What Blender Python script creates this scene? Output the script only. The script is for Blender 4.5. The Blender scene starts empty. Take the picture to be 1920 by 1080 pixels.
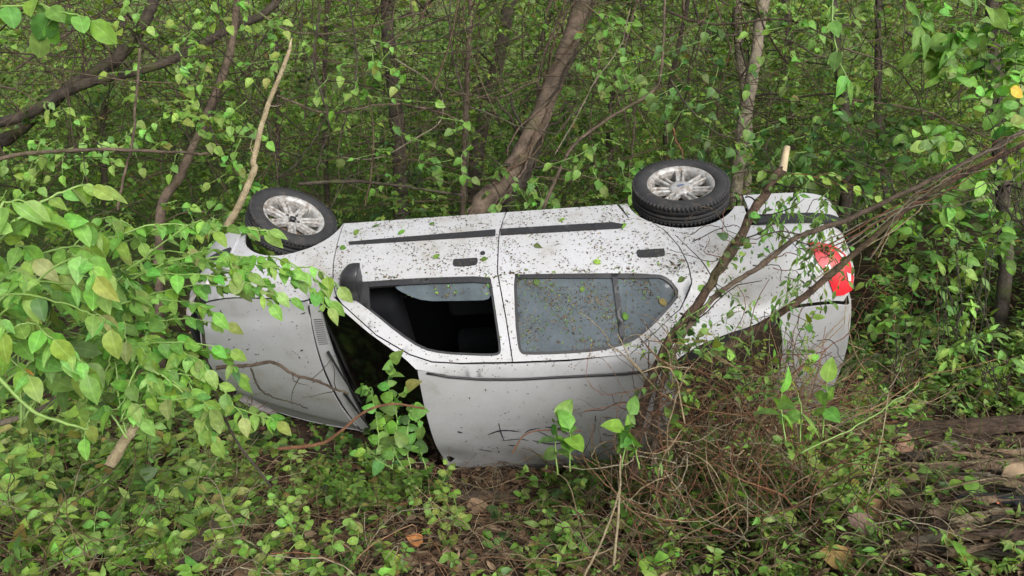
import bpy, bmesh, math, random
import numpy as np
from mathutils import Vector, Matrix, noise
from mathutils.geometry import delaunay_2d_cdt

random.seed(7)
RNG = np.random.default_rng(11)
R = math.radians
SC = bpy.context.scene
COL = SC.collection

# ------------------------------------------------------------------ camera, sky, sun, exposure
CAM_H, PITCH, FPX = 2.4, 14.0, 1450.0
cam_data = bpy.data.cameras.new('camera')
cam = bpy.data.objects.new('camera', cam_data)
COL.objects.link(cam)
cam.location = (0, 0, CAM_H)
cam.rotation_euler = (R(90 - PITCH), 0, 0)
cam_data.sensor_width = 36.0
cam_data.lens = 36.0 * FPX / 1920.0
cam_data.clip_start = 0.05
cam_data.clip_end = 400
SC.camera = cam

SUN_EL, SUN_AZ = 29.0, 152.0            # overcast: high soft sun from behind the camera
world = bpy.data.worlds.new('World')
SC.world = world
world.use_nodes = True
wn = world.node_tree
wn.nodes.clear()
sky = wn.nodes.new('ShaderNodeTexSky')
sky.sky_type = 'NISHITA'
sky.sun_disc = False
sky.sun_elevation = R(SUN_EL)
sky.sun_rotation = R(SUN_AZ)
sky.air_density = 1.0
sky.dust_density = 4.0
hsv = wn.nodes.new('ShaderNodeHueSaturation')
hsv.inputs['Saturation'].default_value = 0.22    # cloud cover greys the sky
bg = wn.nodes.new('ShaderNodeBackground')
bg.inputs['Strength'].default_value = 0.13
wo = wn.nodes.new('ShaderNodeOutputWorld')
wn.links.new(sky.outputs[0], hsv.inputs['Color'])
wn.links.new(hsv.outputs[0], bg.inputs['Color'])
wn.links.new(bg.outputs[0], wo.inputs['Surface'])

sun_data = bpy.data.lights.new('sun', 'SUN')
sun_data.energy = 1.4
sun_data.angle = R(30)
sun_data.color = (1.0, 0.985, 0.96)
sun = bpy.data.objects.new('sun', sun_data)
COL.objects.link(sun)
saz = R(SUN_AZ)
sd = Vector((math.sin(saz) * math.cos(R(SUN_EL)), math.cos(saz) * math.cos(R(SUN_EL)), math.sin(R(SUN_EL))))
sun.rotation_euler = sd.to_track_quat('Z', 'Y').to_euler()
sun.location = (0, -5, 20)

vs = SC.view_settings
vs.view_transform = 'Standard'
vs.look = 'None'
vs.exposure = 0.76
vs.gamma = 1.0
vs.use_curve_mapping = False
SC.cycles.max_bounces = 8
SC.cycles.diffuse_bounces = 4
SC.cycles.glossy_bounces = 3
SC.cycles.transmission_bounces = 6
SC.cycles.transparent_max_bounces = 8

# ------------------------------------------------------------------ helpers
def tag(o, label=None, cat=None, group=None, kind=None):
    if label: o['label'] = label
    if cat: o['category'] = cat
    if group: o['group'] = group
    if kind: o['kind'] = kind
    return o

def empty(name, loc=(0, 0, 0), parent=None):
    o = bpy.data.objects.new(name, None)
    o.empty_display_size = 0.1
    COL.objects.link(o)
    o.location = loc
    if parent: o.parent = parent
    return o

def link(name, me, mat=None, parent=None, smooth=False):
    if mat is not None and not me.materials: me.materials.append(mat)
    o = bpy.data.objects.new(name, me)
    COL.objects.link(o)
    if parent: o.parent = parent
    if smooth: me.shade_smooth()
    return o

def np_mesh(name, V, F, col=None, uv=None, smooth=False):
    """V (n,3); F list/array of faces (all same size) -> mesh; col (n,3) optional colour per vertex"""
    V = np.asarray(V, np.float32)
    me = bpy.data.meshes.new(name)
    if isinstance(F, np.ndarray):
        nf, k = F.shape
        me.vertices.add(len(V)); me.vertices.foreach_set('co', V.ravel())
        me.loops.add(nf * k); me.loops.foreach_set('vertex_index', F.astype(np.int32).ravel())
        me.polygons.add(nf)
        me.polygons.foreach_set('loop_start', np.arange(nf, dtype=np.int32) * k)
        me.polygons.foreach_set('loop_total', np.full(nf, k, np.int32))
        me.update(calc_edges=True)
    else:
        me.from_pydata(V.tolist(), [], F); me.update()
    if col is not None:
        a = me.attributes.new('col', 'FLOAT_COLOR', 'POINT')
        c = np.ones((len(V), 4), np.float32); c[:, :3] = col
        a.data.foreach_set('color', c.ravel())
    if smooth: me.shade_smooth()
    return me

class Geo:
    """collects pieces (arrays with faces of one size) into one mesh"""
    def __init__(s): s.V = []; s.F = []; s.C = []; s.n = 0
    def add(s, V, F, C=None):
        V = np.asarray(V, np.float32); F = np.asarray(F, np.int64)
        s.V.append(V); s.F.append(F + s.n); s.n += len(V)
        if C is not None:
            C = np.asarray(C, np.float32)
            s.C.append(np.broadcast_to(C, (len(V), 3)))
    def mesh(s, name, smooth=False):
        return np_mesh(name, np.concatenate(s.V), np.concatenate(s.F), np.concatenate(s.C) if s.C else None, smooth=smooth)

def catmull(P, n):
    P = np.asarray(P, float)
    if len(P) == 2:
        t = np.linspace(0, 1, n)[:, None]
        return P[0] * (1 - t) + P[1] * t
    Q = np.vstack([2 * P[0] - P[1], P, 2 * P[-1] - P[-2]])
    seg = len(P) - 1
    T = np.linspace(0, seg, n)
    out = []
    for t in T:
        i = min(int(t), seg - 1); u = t - i
        a, b, c, d = Q[i:i + 4]
        out.append(.5 * (2 * b + (c - a) * u + (2 * a - 5 * b + 4 * c - d) * u * u + (3 * b - a - 3 * c + d) * u ** 3))
    return np.array(out)

def tube(P, r, sides=6, lump=0.0, cap=True):
    """quads along path P (n,3) with radii r (n)"""
    P = np.asarray(P, float); n = len(P)
    r = np.broadcast_to(np.asarray(r, float), (n,))
    T = np.gradient(P, axis=0); T /= np.linalg.norm(T, axis=1)[:, None] + 1e-9
    ref = np.array([0.3, 0.2, 1.0]) if abs(T[n // 2][2]) < .8 else np.array([1.0, .2, .1])
    A = np.cross(T, ref); A /= np.linalg.norm(A, axis=1)[:, None] + 1e-9
    Bv = np.cross(T, A)
    th = np.linspace(0, 2 * np.pi, sides, endpoint=False)
    rr = r[:, None] * (1 + lump * RNG.standard_normal((n, sides)))
    V = P[:, None] + rr[..., None] * (np.cos(th)[None, :, None] * A[:, None] + np.sin(th)[None, :, None] * Bv[:, None])
    i = np.arange(n - 1)[:, None] * sides; j = np.arange(sides)[None]
    k = (j + 1) % sides
    F = np.stack([i + j, i + k, i + sides + k, i + sides + j], -1).reshape(-1, 4)
    V = V.reshape(-1, 3)
    if cap:
        V = np.vstack([V, P[:1], P[-1:]])
        c0, c1 = n * sides, n * sides + 1
        e = (n - 1) * sides
        jj = np.arange(0, sides, 2) if sides % 2 == 0 else np.arange(0, sides)
        if sides % 2 == 0:
            F = np.vstack([F, [[c0, (q + 2) % sides, q + 1, q] for q in jj], [[c1, e + q, e + q + 1, e + (q + 2) % sides] for q in jj]])
    return V, F

_cp, _sp = math.cos(R(PITCH)), math.sin(R(PITCH))
def P3(u, v, d):
    """world point seen at photo pixel (u, v) at distance d along the view axis"""
    x, z = (u - 960) / FPX * d, (540 - v) / FPX * d
    return np.array([x, d * _cp + z * _sp, CAM_H - d * _sp + z * _cp])

def sm(t):
    t = np.clip(t, 0, 1); return t * t * (3 - 2 * t)

def ground_z(x, y):
    x = np.asarray(x, float); y = np.asarray(y, float)
    z = .42 * sm((4.35 - y) / 1.9)
    z = z + .34 * sm((x - .9) / 1.6) * sm((6.6 - y) / 1.5)
    z = z + .10 * sm((-x - 1.2) / 1.2)
    z = z + .9 * sm((x - 2.6) / 2.2) * sm((y - 3.6) / 2.0)          # bank on the right
    z = z + .05 * np.clip(y - 6.5, 0, 100) + .26 * np.clip(y - 13, 0, 100) ** 1.15 * .6
    z = z + .035 * np.sin(x * 2.3 + 1.1 * y) * np.cos(y * 1.9 - .6 * x) + .02 * np.sin(5.1 * x + 2) * np.sin(4.3 * y)
    return z

# ------------------------------------------------------------------ materials
def new_mat(name):
    m = bpy.data.materials.new(name); m.use_nodes = True
    nt = m.node_tree
    return m, nt, nt.nodes['Principled BSDF'], nt.nodes['Material Output']

def N(nt, t, **kw):
    n = nt.nodes.new(t)
    for k, v in kw.items():
        if k in n.inputs.keys(): n.inputs[k].default_value = v
        else: setattr(n, k, v)
    return n

def ramp(nt, stops):
    r = nt.nodes.new('ShaderNodeValToRGB'); e = r.color_ramp.elements
    while len(e) < len(stops): e.new(0.5)
    for q, (p, c) in zip(e, stops): q.position = p; q.color = (*c, 1)
    return r

def simple(name, col, rough=.6, metal=0.0, spec=.5, bump=0.0, bscale=60, vary=.25):
    m, nt, b, o = new_mat(name)
    L = nt.links
    tc = N(nt, 'ShaderNodeTexCoord')
    nz = N(nt, 'ShaderNodeTexNoise', Scale=bscale * .25, Detail=5.0)
    L.new(tc.outputs['Object'], nz.inputs['Vector'])
    c0 = [c * (1 - vary) for c in col]; c1 = [min(1, c * (1 + vary)) for c in col]
    rp = ramp(nt, [(.3, c0), (.7, c1)])
    L.new(nz.outputs[0], rp.inputs[0]); L.new(rp.outputs[0], b.inputs['Base Color'])
    b.inputs['Roughness'].default_value = rough
    b.inputs['Metallic'].default_value = metal
    b.inputs['Specular IOR Level'].default_value = spec
    if bump:
        n2 = N(nt, 'ShaderNodeTexNoise', Scale=bscale, Detail=6.0)
        L.new(tc.outputs['Object'], n2.inputs['Vector'])
        bp = N(nt, 'ShaderNodeBump', Strength=bump, Distance=.01)
        L.new(n2.outputs[0], bp.inputs['Height']); L.new(bp.outputs[0], b.inputs['Normal'])
    return m

def paint_mat(name, specks, grime):
    """white car paint, dusty and flecked with dirt"""
    m, nt, b, o = new_mat(name); L = nt.links
    tc = N(nt, 'ShaderNodeTexCoord')
    big = N(nt, 'ShaderNodeTexNoise', Scale=3.0, Detail=6.0, Roughness=.65)
    L.new(tc.outputs['Object'], big.inputs['Vector'])
    r1 = ramp(nt, [(.33, (.43, .433, .455)), (.56, (.385, .384, .39)), (.74, (.27, .248, .21))])
    L.new(big.outputs[0], r1.inputs[0])
    fine = N(nt, 'ShaderNodeTexNoise', Scale=42.0, Detail=4.0, Roughness=.7)
    L.new(tc.outputs['Object'], fine.inputs['Vector'])
    vor = N(nt, 'ShaderNodeTexVoronoi', Scale=70.0)
    L.new(tc.outputs['Object'], vor.inputs['Vector'])
    # flecks: small cells whose random colour passes a threshold
    sep = N(nt, 'ShaderNodeSeparateColor'); L.new(vor.outputs['Color'], sep.inputs[0])
    th = N(nt, 'ShaderNodeMath', operation='GREATER_THAN'); th.inputs[1].default_value = 1 - specks
    L.new(sep.outputs[0], th.inputs[0])
    dd = N(nt, 'ShaderNodeMath', operation='LESS_THAN'); dd.inputs[1].default_value = .33
    L.new(vor.outputs['Distance'], dd.inputs[0])
    mm = N(nt, 'ShaderNodeMath', operation='MULTIPLY'); L.new(th.outputs[0], mm.inputs[0]); L.new(dd.outputs[0], mm.inputs[1])
    rf = ramp(nt, [(.60, (0, 0, 0)), (.74, (grime, grime, grime))]); L.new(fine.outputs[0], rf.inputs[0])
    mx = N(nt, 'ShaderNodeMath', operation='MAXIMUM'); L.new(mm.outputs[0], mx.inputs[0]); L.new(rf.outputs[0], mx.inputs[1])
    mix = N(nt, 'ShaderNodeMix', data_type='RGBA')
    L.new(mx.outputs[0], mix.inputs['Factor']); L.new(r1.outputs[0], mix.inputs['A'])
    mix.inputs['B'].default_value = (.13, .105, .075, 1)
    L.new(mix.outputs['Result'], b.inputs['Base Color'])
    b.inputs['Roughness'].default_value = .42
    b.inputs['Coat Weight'].default_value = .10
    b.inputs['Coat Roughness'].default_value = .12
    bp = N(nt, 'ShaderNodeBump', Strength=.05, Distance=.01)
    L.new(big.outputs[0], bp.inputs['Height']); L.new(bp.outputs[0], b.inputs['Normal'])
    return m

def leaf_mat(name, source, trans=.32, rough=.42, veins=False):
    """leaf: colour from the mesh attribute 'col' or from the object's own colour; lets some light through"""
    m, nt, b, o = new_mat(name); L = nt.links
    if source == 'attr':
        c = N(nt, 'ShaderNodeAttribute', attribute_name='col'); cs = c.outputs['Color']
    else:
        c = N(nt, 'ShaderNodeObjectInfo'); cs = c.outputs['Color']
    if veins:
        uv = N(nt, 'ShaderNodeUVMap'); sx = N(nt, 'ShaderNodeSeparateXYZ'); L.new(uv.outputs[0], sx.inputs[0])
        ab = N(nt, 'ShaderNodeMath', operation='ABSOLUTE'); L.new(sx.outputs[1], ab.inputs[0])     # |across|
        mr = N(nt, 'ShaderNodeMath', operation='LESS_THAN'); mr.inputs[1].default_value = .035; L.new(ab.outputs[0], mr.inputs[0])
        # side veins: slanted stripes
        s1 = N(nt, 'ShaderNodeMath', operation='MULTIPLY_ADD'); L.new(ab.outputs[0], s1.inputs[0]); s1.inputs[1].default_value = -.55; L.new(sx.outputs[0], s1.inputs[2])
        s2 = N(nt, 'ShaderNodeMath', operation='MULTIPLY'); L.new(s1.outputs[0], s2.inputs[0]); s2.inputs[1].default_value = 7.0
        s3 = N(nt, 'ShaderNodeMath', operation='FRACT'); L.new(s2.outputs[0], s3.inputs[0])
        s4 = N(nt, 'ShaderNodeMath', operation='LESS_THAN'); L.new(s3.outputs[0], s4.inputs[0]); s4.inputs[1].default_value = .10
        s5 = N(nt, 'ShaderNodeMath', operation='MULTIPLY'); L.new(s4.outputs[0], s5.inputs[0]); s5.inputs[1].default_value = .45
        vx = N(nt, 'ShaderNodeMath', operation='MAXIMUM'); L.new(mr.outputs[0], vx.inputs[0]); L.new(s5.outputs[0], vx.inputs[1])
        vm = N(nt, 'ShaderNodeMix', data_type='RGBA', blend_type='MIX')
        f2 = N(nt, 'ShaderNodeMath', operation='MULTIPLY'); L.new(vx.outputs[0], f2.inputs[0]); f2.inputs[1].default_value = .30
        L.new(f2.outputs[0], vm.inputs['Factor']); L.new(cs, vm.inputs['A'])
        hs = N(nt, 'ShaderNodeHueSaturation', Value=1.8, Saturation=.75); L.new(cs, hs.inputs['Color']); L.new(hs.outputs[0], vm.inputs['B'])
        cs = vm.outputs['Result']
        bp = N(nt, 'ShaderNodeBump', Strength=.35, Distance=.004); bp.invert = True
        L.new(vx.outputs[0], bp.inputs['Height']); L.new(bp.outputs[0], b.inputs['Normal'])
    tc = N(nt, 'ShaderNodeTexCoord'); nz = N(nt, 'ShaderNodeTexNoise', Scale=3.0 if source != 'attr' else 25.0, Detail=3.0)
    L.new(tc.outputs['Object'], nz.inputs['Vector'])
    ml = N(nt, 'ShaderNodeMapRange'); L.new(nz.outputs[0], ml.inputs['Value'])
    ml.inputs['From Min'].default_value = .3; ml.inputs['From Max'].default_value = .7
    ml.inputs['To Min'].default_value = .75; ml.inputs['To Max'].default_value = 1.25
    h2 = N(nt, 'ShaderNodeHueSaturation'); L.new(cs, h2.inputs['Color']); L.new(ml.outputs[0], h2.inputs['Value'])
    if source == 'object':
        oi = N(nt, 'ShaderNodeObjectInfo'); va = N(nt, 'ShaderNodeVectorMath', operation='ADD'); L.new(tc.outputs['Object'], va.inputs[0]); L.new(oi.outputs['Location'], va.inputs[1])
        n5 = N(nt, 'ShaderNodeTexNoise', Scale=4.5, Detail=6.0, Roughness=.7); L.new(va.outputs[0], n5.inputs['Vector'])
        r5 = ramp(nt, [(.66, (0, 0, 0)), (.72, (.8, .8, .8))]); L.new(n5.outputs[0], r5.inputs[0])
        m5 = N(nt, 'ShaderNodeMix', data_type='RGBA'); L.new(r5.outputs[0], m5.inputs['Factor']); L.new(h2.outputs[0], m5.inputs['A']); m5.inputs['B'].default_value = (.16, .10, .03, 1)
        h2o = m5.outputs['Result']
    else: h2o = h2.outputs[0]
    L.new(h2o, b.inputs['Base Color'])
    b.inputs['Roughness'].default_value = rough
    b.inputs['Specular IOR Level'].default_value = .32
    tr = N(nt, 'ShaderNodeBsdfTranslucent')
    h3 = N(nt, 'ShaderNodeHueSaturation', Hue=.478, Saturation=1.1, Value=2.0); L.new(h2o, h3.inputs['Color']); L.new(h3.outputs[0], tr.inputs['Color'])
    ms = N(nt, 'ShaderNodeMixShader'); ms.inputs[0].default_value = trans
    L.new(b.outputs[0], ms.inputs[1]); L.new(tr.outputs[0], ms.inputs[2]); L.new(ms.outputs[0], o.inputs['Surface'])
    return m

def bark_mat(name, a, c, scale=9.0, attr=False, moss=0.0):
    m, nt, b, o = new_mat(name); L = nt.links
    tc = N(nt, 'ShaderNodeTexCoord')
    nz = N(nt, 'ShaderNodeTexNoise', Scale=scale, Detail=8.0, Roughness=.7)
    L.new(tc.outputs['Object'], nz.inputs['Vector'])
    rp = ramp(nt, [(.36, a), (.66, c)]); L.new(nz.outputs[0], rp.inputs[0])
    cs = rp.outputs[0]
    if attr:
        at = N(nt, 'ShaderNodeAttribute', attribute_name='col')
        mx = N(nt, 'ShaderNodeMix', data_type='RGBA', blend_type='MULTIPLY'); mx.inputs['Factor'].default_value = 1
        L.new(cs, mx.inputs['A']); L.new(at.outputs['Color'], mx.inputs['B']); cs = mx.outputs['Result']
    if moss:
        n3 = N(nt, 'ShaderNodeTexNoise', Scale=5.0, Detail=5.0); L.new(tc.outputs['Object'], n3.inputs['Vector'])
        r3 = ramp(nt, [(.52, (0, 0, 0)), (.64, (moss, moss, moss))]); L.new(n3.outputs[0], r3.inputs[0])
        mx = N(nt, 'ShaderNodeMix', data_type='RGBA'); L.new(r3.outputs[0], mx.inputs['Factor']); L.new(cs, mx.inputs['A'])
        mx.inputs['B'].default_value = (.09, .11, .03, 1); cs = mx.outputs['Result']
    L.new(cs, b.inputs['Base Color'])
    b.inputs['Roughness'].default_value = .85
    b.inputs['Specular IOR Level'].default_value = .25
    n2 = N(nt, 'ShaderNodeTexNoise', Scale=scale * 5, Detail=6.0, Roughness=.75); L.new(tc.outputs['Object'], n2.inputs['Vector'])
    bp = N(nt, 'ShaderNodeBump', Strength=1.0, Distance=.03)
    L.new(n2.outputs[0], bp.inputs['Height']); L.new(bp.outputs[0], b.inputs['Normal'])
    return m

def dirty(name, col, rough, mud, scale, thr):
    m = simple(name, col, rough, vary=.25, bump=.12, bscale=90)
    nt = m.node_tree; b = nt.nodes['Principled BSDF']; L = nt.links
    src = b.inputs['Base Color'].links[0].from_socket
    tc = N(nt, 'ShaderNodeTexCoord'); nz = N(nt, 'ShaderNodeTexNoise', Scale=scale, Detail=7.0, Roughness=.7); L.new(tc.outputs['Object'], nz.inputs['Vector'])
    rp = ramp(nt, [(thr - .06, (0, 0, 0)), (thr + .14, (.85, .85, .85))]); L.new(nz.outputs[0], rp.inputs[0])
    mx = N(nt, 'ShaderNodeMix', data_type='RGBA'); L.new(rp.outputs[0], mx.inputs['Factor']); L.new(src, mx.inputs['A']); mx.inputs['B'].default_value = (*mud, 1)
    L.new(mx.outputs['Result'], b.inputs['Base Color'])
    return m
M = {}
M['paint'] = paint_mat('white_paint_dirty', .10, .70)
M['paint_clean'] = paint_mat('white_paint_roof', .008, .30)
M['black_plastic'] = simple('black_plastic', (.022, .022, .024), .45, bump=.05, bscale=200)
M['rubber'] = dirty('tyre_rubber', (.020, .020, .022), .8, (.07, .055, .042), 16, .58)
M['alloy'] = dirty('alloy_silver', (.36, .36, .355), .42, (.12, .085, .055), 26, .50)
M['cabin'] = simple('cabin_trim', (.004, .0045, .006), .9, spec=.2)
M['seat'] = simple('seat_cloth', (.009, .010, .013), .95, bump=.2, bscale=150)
M['under'] = simple('underbody', (.030, .028, .026), .8, bump=.3, bscale=40)
M['steel'] = simple('rusty_steel', (.12, .085, .06), .7, metal=.4, bump=.3)
M['red_lens'] = simple('red_lens', (.48, .010, .018), .38, spec=.4, vary=.35)
M['clear_lens'] = simple('clear_lens', (.50, .46, .46), .3, spec=.5)
M['emblem'] = simple('blue_grey_emblem', (.10, .13, .20), .3)
M['scrape'] = simple('scrape', (.035, .035, .04), .7, vary=.4)
M['parcel'] = simple('muddy_cloth', (.045, .032, .024), .95, bump=.4, bscale=40)

def glass_mat(name, tint, dust, dustcol, rough=.03, ior=1.5):
    m, nt, b, o = new_mat(name); L = nt.links
    nt.nodes.remove(b)
    tr = N(nt, 'ShaderNodeBsdfTransparent'); tr.inputs[0].default_value = (*tint, 1)
    gl = N(nt, 'ShaderNodeBsdfGlossy', Roughness=rough)
    fr = N(nt, 'ShaderNodeFresnel', IOR=ior)
    m1 = N(nt, 'ShaderNodeMixShader'); L.new(fr.outputs[0], m1.inputs[0]); L.new(tr.outputs[0], m1.inputs[1]); L.new(gl.outputs[0], m1.inputs[2])
    df = N(nt, 'ShaderNodeBsdfDiffuse'); df.inputs[0].default_value = (*dustcol, 1)
    tc = N(nt, 'ShaderNodeTexCoord'); nz = N(nt, 'ShaderNodeTexNoise', Scale=9.0, Detail=7.0, Roughness=.7); L.new(tc.outputs['Object'], nz.inputs['Vector'])
    rp = ramp(nt, [(.3, (dust * .72,) * 3), (.7, (min(1, dust * 1.25),) * 3)]); L.new(nz.outputs[0], rp.inputs[0])
    m2 = N(nt, 'ShaderNodeMixShader'); L.new(rp.outputs[0], m2.inputs[0]); L.new(m1.outputs[0], m2.inputs[1]); L.new(df.outputs[0], m2.inputs[2])
    L.new(m2.outputs[0], o.inputs['Surface'])
    return m
M['glass_dusty'] = glass_mat('dusty_side_glass', (.12, .15, .165), .40, (.19, .235, .265), .04, 1.5)
M['glass_dark'] = glass_mat('dark_windscreen', (.002, .003, .002), .04, (.06, .06, .055), .09, 1.2)

M['glass_muddy'] = glass_mat('muddy_rear_glass', (.05, .045, .04), .45, (.060, .045, .034), .12, 1.3)
M['leaf'] = leaf_mat('leaf_mass', 'attr', .38, .45)
M['leaf_big'] = leaf_mat('leaf_veined', 'object', .32, .52, veins=True)
M['leaf_small'] = leaf_mat('leaf_plain', 'object', .30, .42)
M['litter'] = leaf_mat('dead_leaves', 'attr', .05, .8)
M['dead_leaf'] = leaf_mat('dead_leaf_single', 'object', .10, .75, veins=True)
M['bark_dark'] = bark_mat('bark_dark', (.035, .028, .022), (.11, .09, .07), moss=.5)
M['bark_brown'] = bark_mat('bark_brown', (.07, .052, .038), (.21, .155, .115), moss=.25)
M['bark_branch'] = bark_mat('bark_branch', (.04, .028, .02), (.21, .135, .09), 20, moss=.35)
M['bark_pale'] = bark_mat('bark_pale', (.16, .135, .10), (.34, .29, .21))
M['bark_straw'] = bark_mat('bark_straw', (.30, .24, .14), (.52, .43, .27), 14)
M['twig'] = bark_mat('twig_mix', (.5, .5, .5), (1, 1, 1), 20, attr=True)
M['green_stem'] = simple('green_stem', (.16, .26, .06), .5)
M['red_twig'] = bark_mat('reddish_twig', (.16, .075, .04), (.34, .17, .09), 20)
M['wood_cut'] = simple('fresh_cut_wood', (.36, .29, .18), .8, bump=.3, bscale=60)
M['rotten'] = bark_mat('rotten_wood', (.07, .045, .03), (.46, .33, .21), 16)
M['plank'] = bark_mat('old_plank', (.045, .030, .022), (.17, .115, .08), 14)
M['orange'] = simple('orange_dot', (.75, .16, .04), .5)
M['charred'] = simple('black_board', (.025, .027, .030), .7, bump=.3, bscale=30)
# ------------------------------------------------------------------ the car (car axes: x forward, y left, z up; later rolled onto its left roof edge)
MZ = [.20, .26, .30, .42, .536, .68, .784, .86, .91, 1.0, 1.15, 1.297, 1.335, 1.36, 1.378, 1.40]
MY = [.72, .745, .778, .795, .806, .808, .80, .792, .778, .735, .660, .578, .556, .52, .455, .40]
RZ = [.20, .26, .30, .45, .6, .75, .85, .92, .97, 1.0, 1.03, 1.17, 1.40]
RY = [.70, .73, .765, .79, .80, .79, .755, .685, .59, .49, .485, .47, .42]
FD = [-.2, 0, .03, .07, .12, .2, .3, .42, .6, .8]
FY = [.60, .67, .70, .745, .775, .80, .81, .80, .765, .74]
ZTX = [-2.18, -1.75, -1.69, -1.42, -1.09, -1.0, -.83, -.2, 0, .2, .357, .388, .419, .509, .642, .80, .95, 1.035, 1.2, 1.4, 1.71, 2.02]
ZTZ = [.985, 1.0, 1.03, 1.17, 1.362, 1.371, 1.377, 1.3775, 1.374, 1.366, 1.350, 1.331, 1.297, 1.242, 1.152, 1.024, .925, .90, .865, .82, .746, .64]
XR0, LR, NR = -1.2, .985, 8.0
XF0, LF, NF = .9, 1.12, 3.3
def ZT(x): return np.interp(x, ZTX, ZTZ)
def Y0(x, z):
    wR = sm((-x - 1.0) / .6); wF = sm((x - .9) / .2)
    return np.interp(z, MZ, MY) * (1 - wR - wF) + np.interp(z, RZ, RY) * wR + np.interp(ZT(x) - z, FD, FY) * wF
def Yw(x, z):
    x = np.asarray(x, float); z = np.asarray(z, float)
    k = (1 - np.clip((-x + XR0) / LR, 0, .999) ** NR) ** (1 / NR) * (1 - np.clip((x - XF0) / LF, 0, .999) ** NF) ** (1 / NF)
    return Y0(x, z) * k
def side_n(x, z):
    """outward normal of the right flank"""
    e = .004
    dx = (Yw(x + e, z) - Yw(x - e, z)) / (2 * e); dz = (Yw(x, z + e) - Yw(x, z - e)) / (2 * e)
    n = np.stack([-dx, -np.ones_like(dx), -dz], -1)
    return n / np.linalg.norm(n, axis=-1, keepdims=True)
def side_p(x, z, off=0.0):
    x = np.asarray(x, float); z = np.asarray(z, float)
    return np.stack([x, -Yw(x, z), z], -1) + side_n(x, z) * off

def inside(poly, x, z):
    poly = np.asarray(poly); r = np.zeros(len(x), bool); j = len(poly) - 1
    for i in range(len(poly)):
        xi, zi = poly[i]; xj, zj = poly[j]
        c = ((zi > z) != (zj > z)) & (x < (xj - xi) * (z - zi) / (zj - zi + 1e-12) + xi)
        r ^= c; j = i
    return r
def dens(poly, step=.03, closed=True):
    out = []; P = np.asarray(poly, float); n = len(P)
    for i in range(n if closed else n - 1):
        a, b = P[i], P[(i + 1) % n]; k = max(1, int(np.linalg.norm(b - a) / step))
        for q in range(k): out.append(a + (b - a) * q / k)
    if not closed: out.append(P[-1])
    return np.array(out)
def chaikin(poly, it=2):
    P = np.asarray(poly, float)
    for _ in range(it):
        Q = np.roll(P, -1, 0); P = np.stack([.75 * P + .25 * Q, .25 * P + .75 * Q], 1).reshape(-1, 2)
    return P
def area2(p):
    p = np.asarray(p); q = np.roll(p, -1, 0); return (p[:, 0] * q[:, 1] - q[:, 0] * p[:, 1]).sum()
def inset(poly, d):
    """shift a closed polygon inwards by d"""
    P = np.asarray(poly, float)
    if area2(P) < 0: P = P[::-1]
    e = np.roll(P, -1, 0) - P; e /= np.linalg.norm(e, axis=1)[:, None] + 1e-9
    n = np.stack([-e[:, 1], e[:, 0]], 1); m = n + np.roll(n, 1, 0)
    m /= (np.linalg.norm(m, axis=1)[:, None] ** 2 + 1e-9) / 2
    return P + m * d

def panel(outer, holes=(), extra=(), off=0.0, thick=.012, grid=.045, step=.03, surf=None, mirror=False):
    """a sheet-metal panel cut out of the flank: outline and holes in side view (x, z)"""
    surf = surf or side_p
    outer = dens(outer, step); holes = [dens(h, step) for h in holes]
    loops = [outer] + holes
    verts, edges = [], []
    for l in loops:
        b = len(verts); verts += [Vector(p) for p in l]; edges += [(b + i, b + (i + 1) % len(l)) for i in range(len(l))]
    x0, z0 = outer.min(0); x1, z1 = outer.max(0)
    gx, gz = np.meshgrid(np.arange(x0, x1, grid) + .011, np.arange(z0, z1, grid) + .009)
    gx, gz = gx.ravel(), gz.ravel()
    ok = inside(outer, gx, gz)
    for h in holes: ok &= ~inside(h, gx, gz)
    lp = np.concatenate(loops)
    for x, z in zip(gx[ok], gz[ok]):
        if ((lp - (x, z)) ** 2).sum(1).min() > (grid * .4) ** 2: verts.append(Vector((x, z)))
    for p in extra:
        if ((lp - p) ** 2).sum(1).min() > .006 ** 2: verts.append(Vector(p))
    v2, e2, f2, *_ = delaunay_2d_cdt(verts, edges, [], 0, 1e-5)
    V = np.array([tuple(v) for v in v2]); F = np.array([f for f in f2 if len(f) == 3])
    c = V[F].mean(1)
    ok = inside(outer, c[:, 0], c[:, 1])
    for h in holes: ok &= ~inside(h, c[:, 0], c[:, 1])
    F = F[ok]
    a = V[F]; s = (a[:, 1, 0] - a[:, 0, 0]) * (a[:, 2, 1] - a[:, 0, 1]) - (a[:, 2, 0] - a[:, 0, 0]) * (a[:, 1, 1] - a[:, 0, 1])
    F[s < 0] = F[s < 0][:, ::-1]          # seen from -y: counter-clockwise in (x, z)
    top = surf(V[:, 0], V[:, 1], off); bot = surf(V[:, 0], V[:, 1], off - thick)
    cnt = {}
    for f in F:
        for i in range(3):
            k = (f[i], f[(i + 1) % 3]); cnt[k] = 1
    rim = [(a_, b_) for (a_, b_) in cnt if (b_, a_) not in cnt]
    faces = [tuple(int(i) for i in f) for f in F]
    P = [tuple(p) for p in top]; idx = {}
    def vid(i, low):
        if (i, low) not in idx: idx[(i, low)] = len(P); P.append(tuple((bot if low else top)[i]))
        return idx[(i, low)]
    for a_, b_ in rim: faces.append((vid(b_, 0), vid(a_, 0), vid(a_, 1), vid(b_, 1)))
    if mirror:
        P = [(p[0], -p[1], p[2]) for p in P]; faces = [f[::-1] for f in faces]
    me = bpy.data.meshes.new('panel'); me.from_pydata(P, [], faces); me.update(); me.shade_smooth()
    return me

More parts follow.
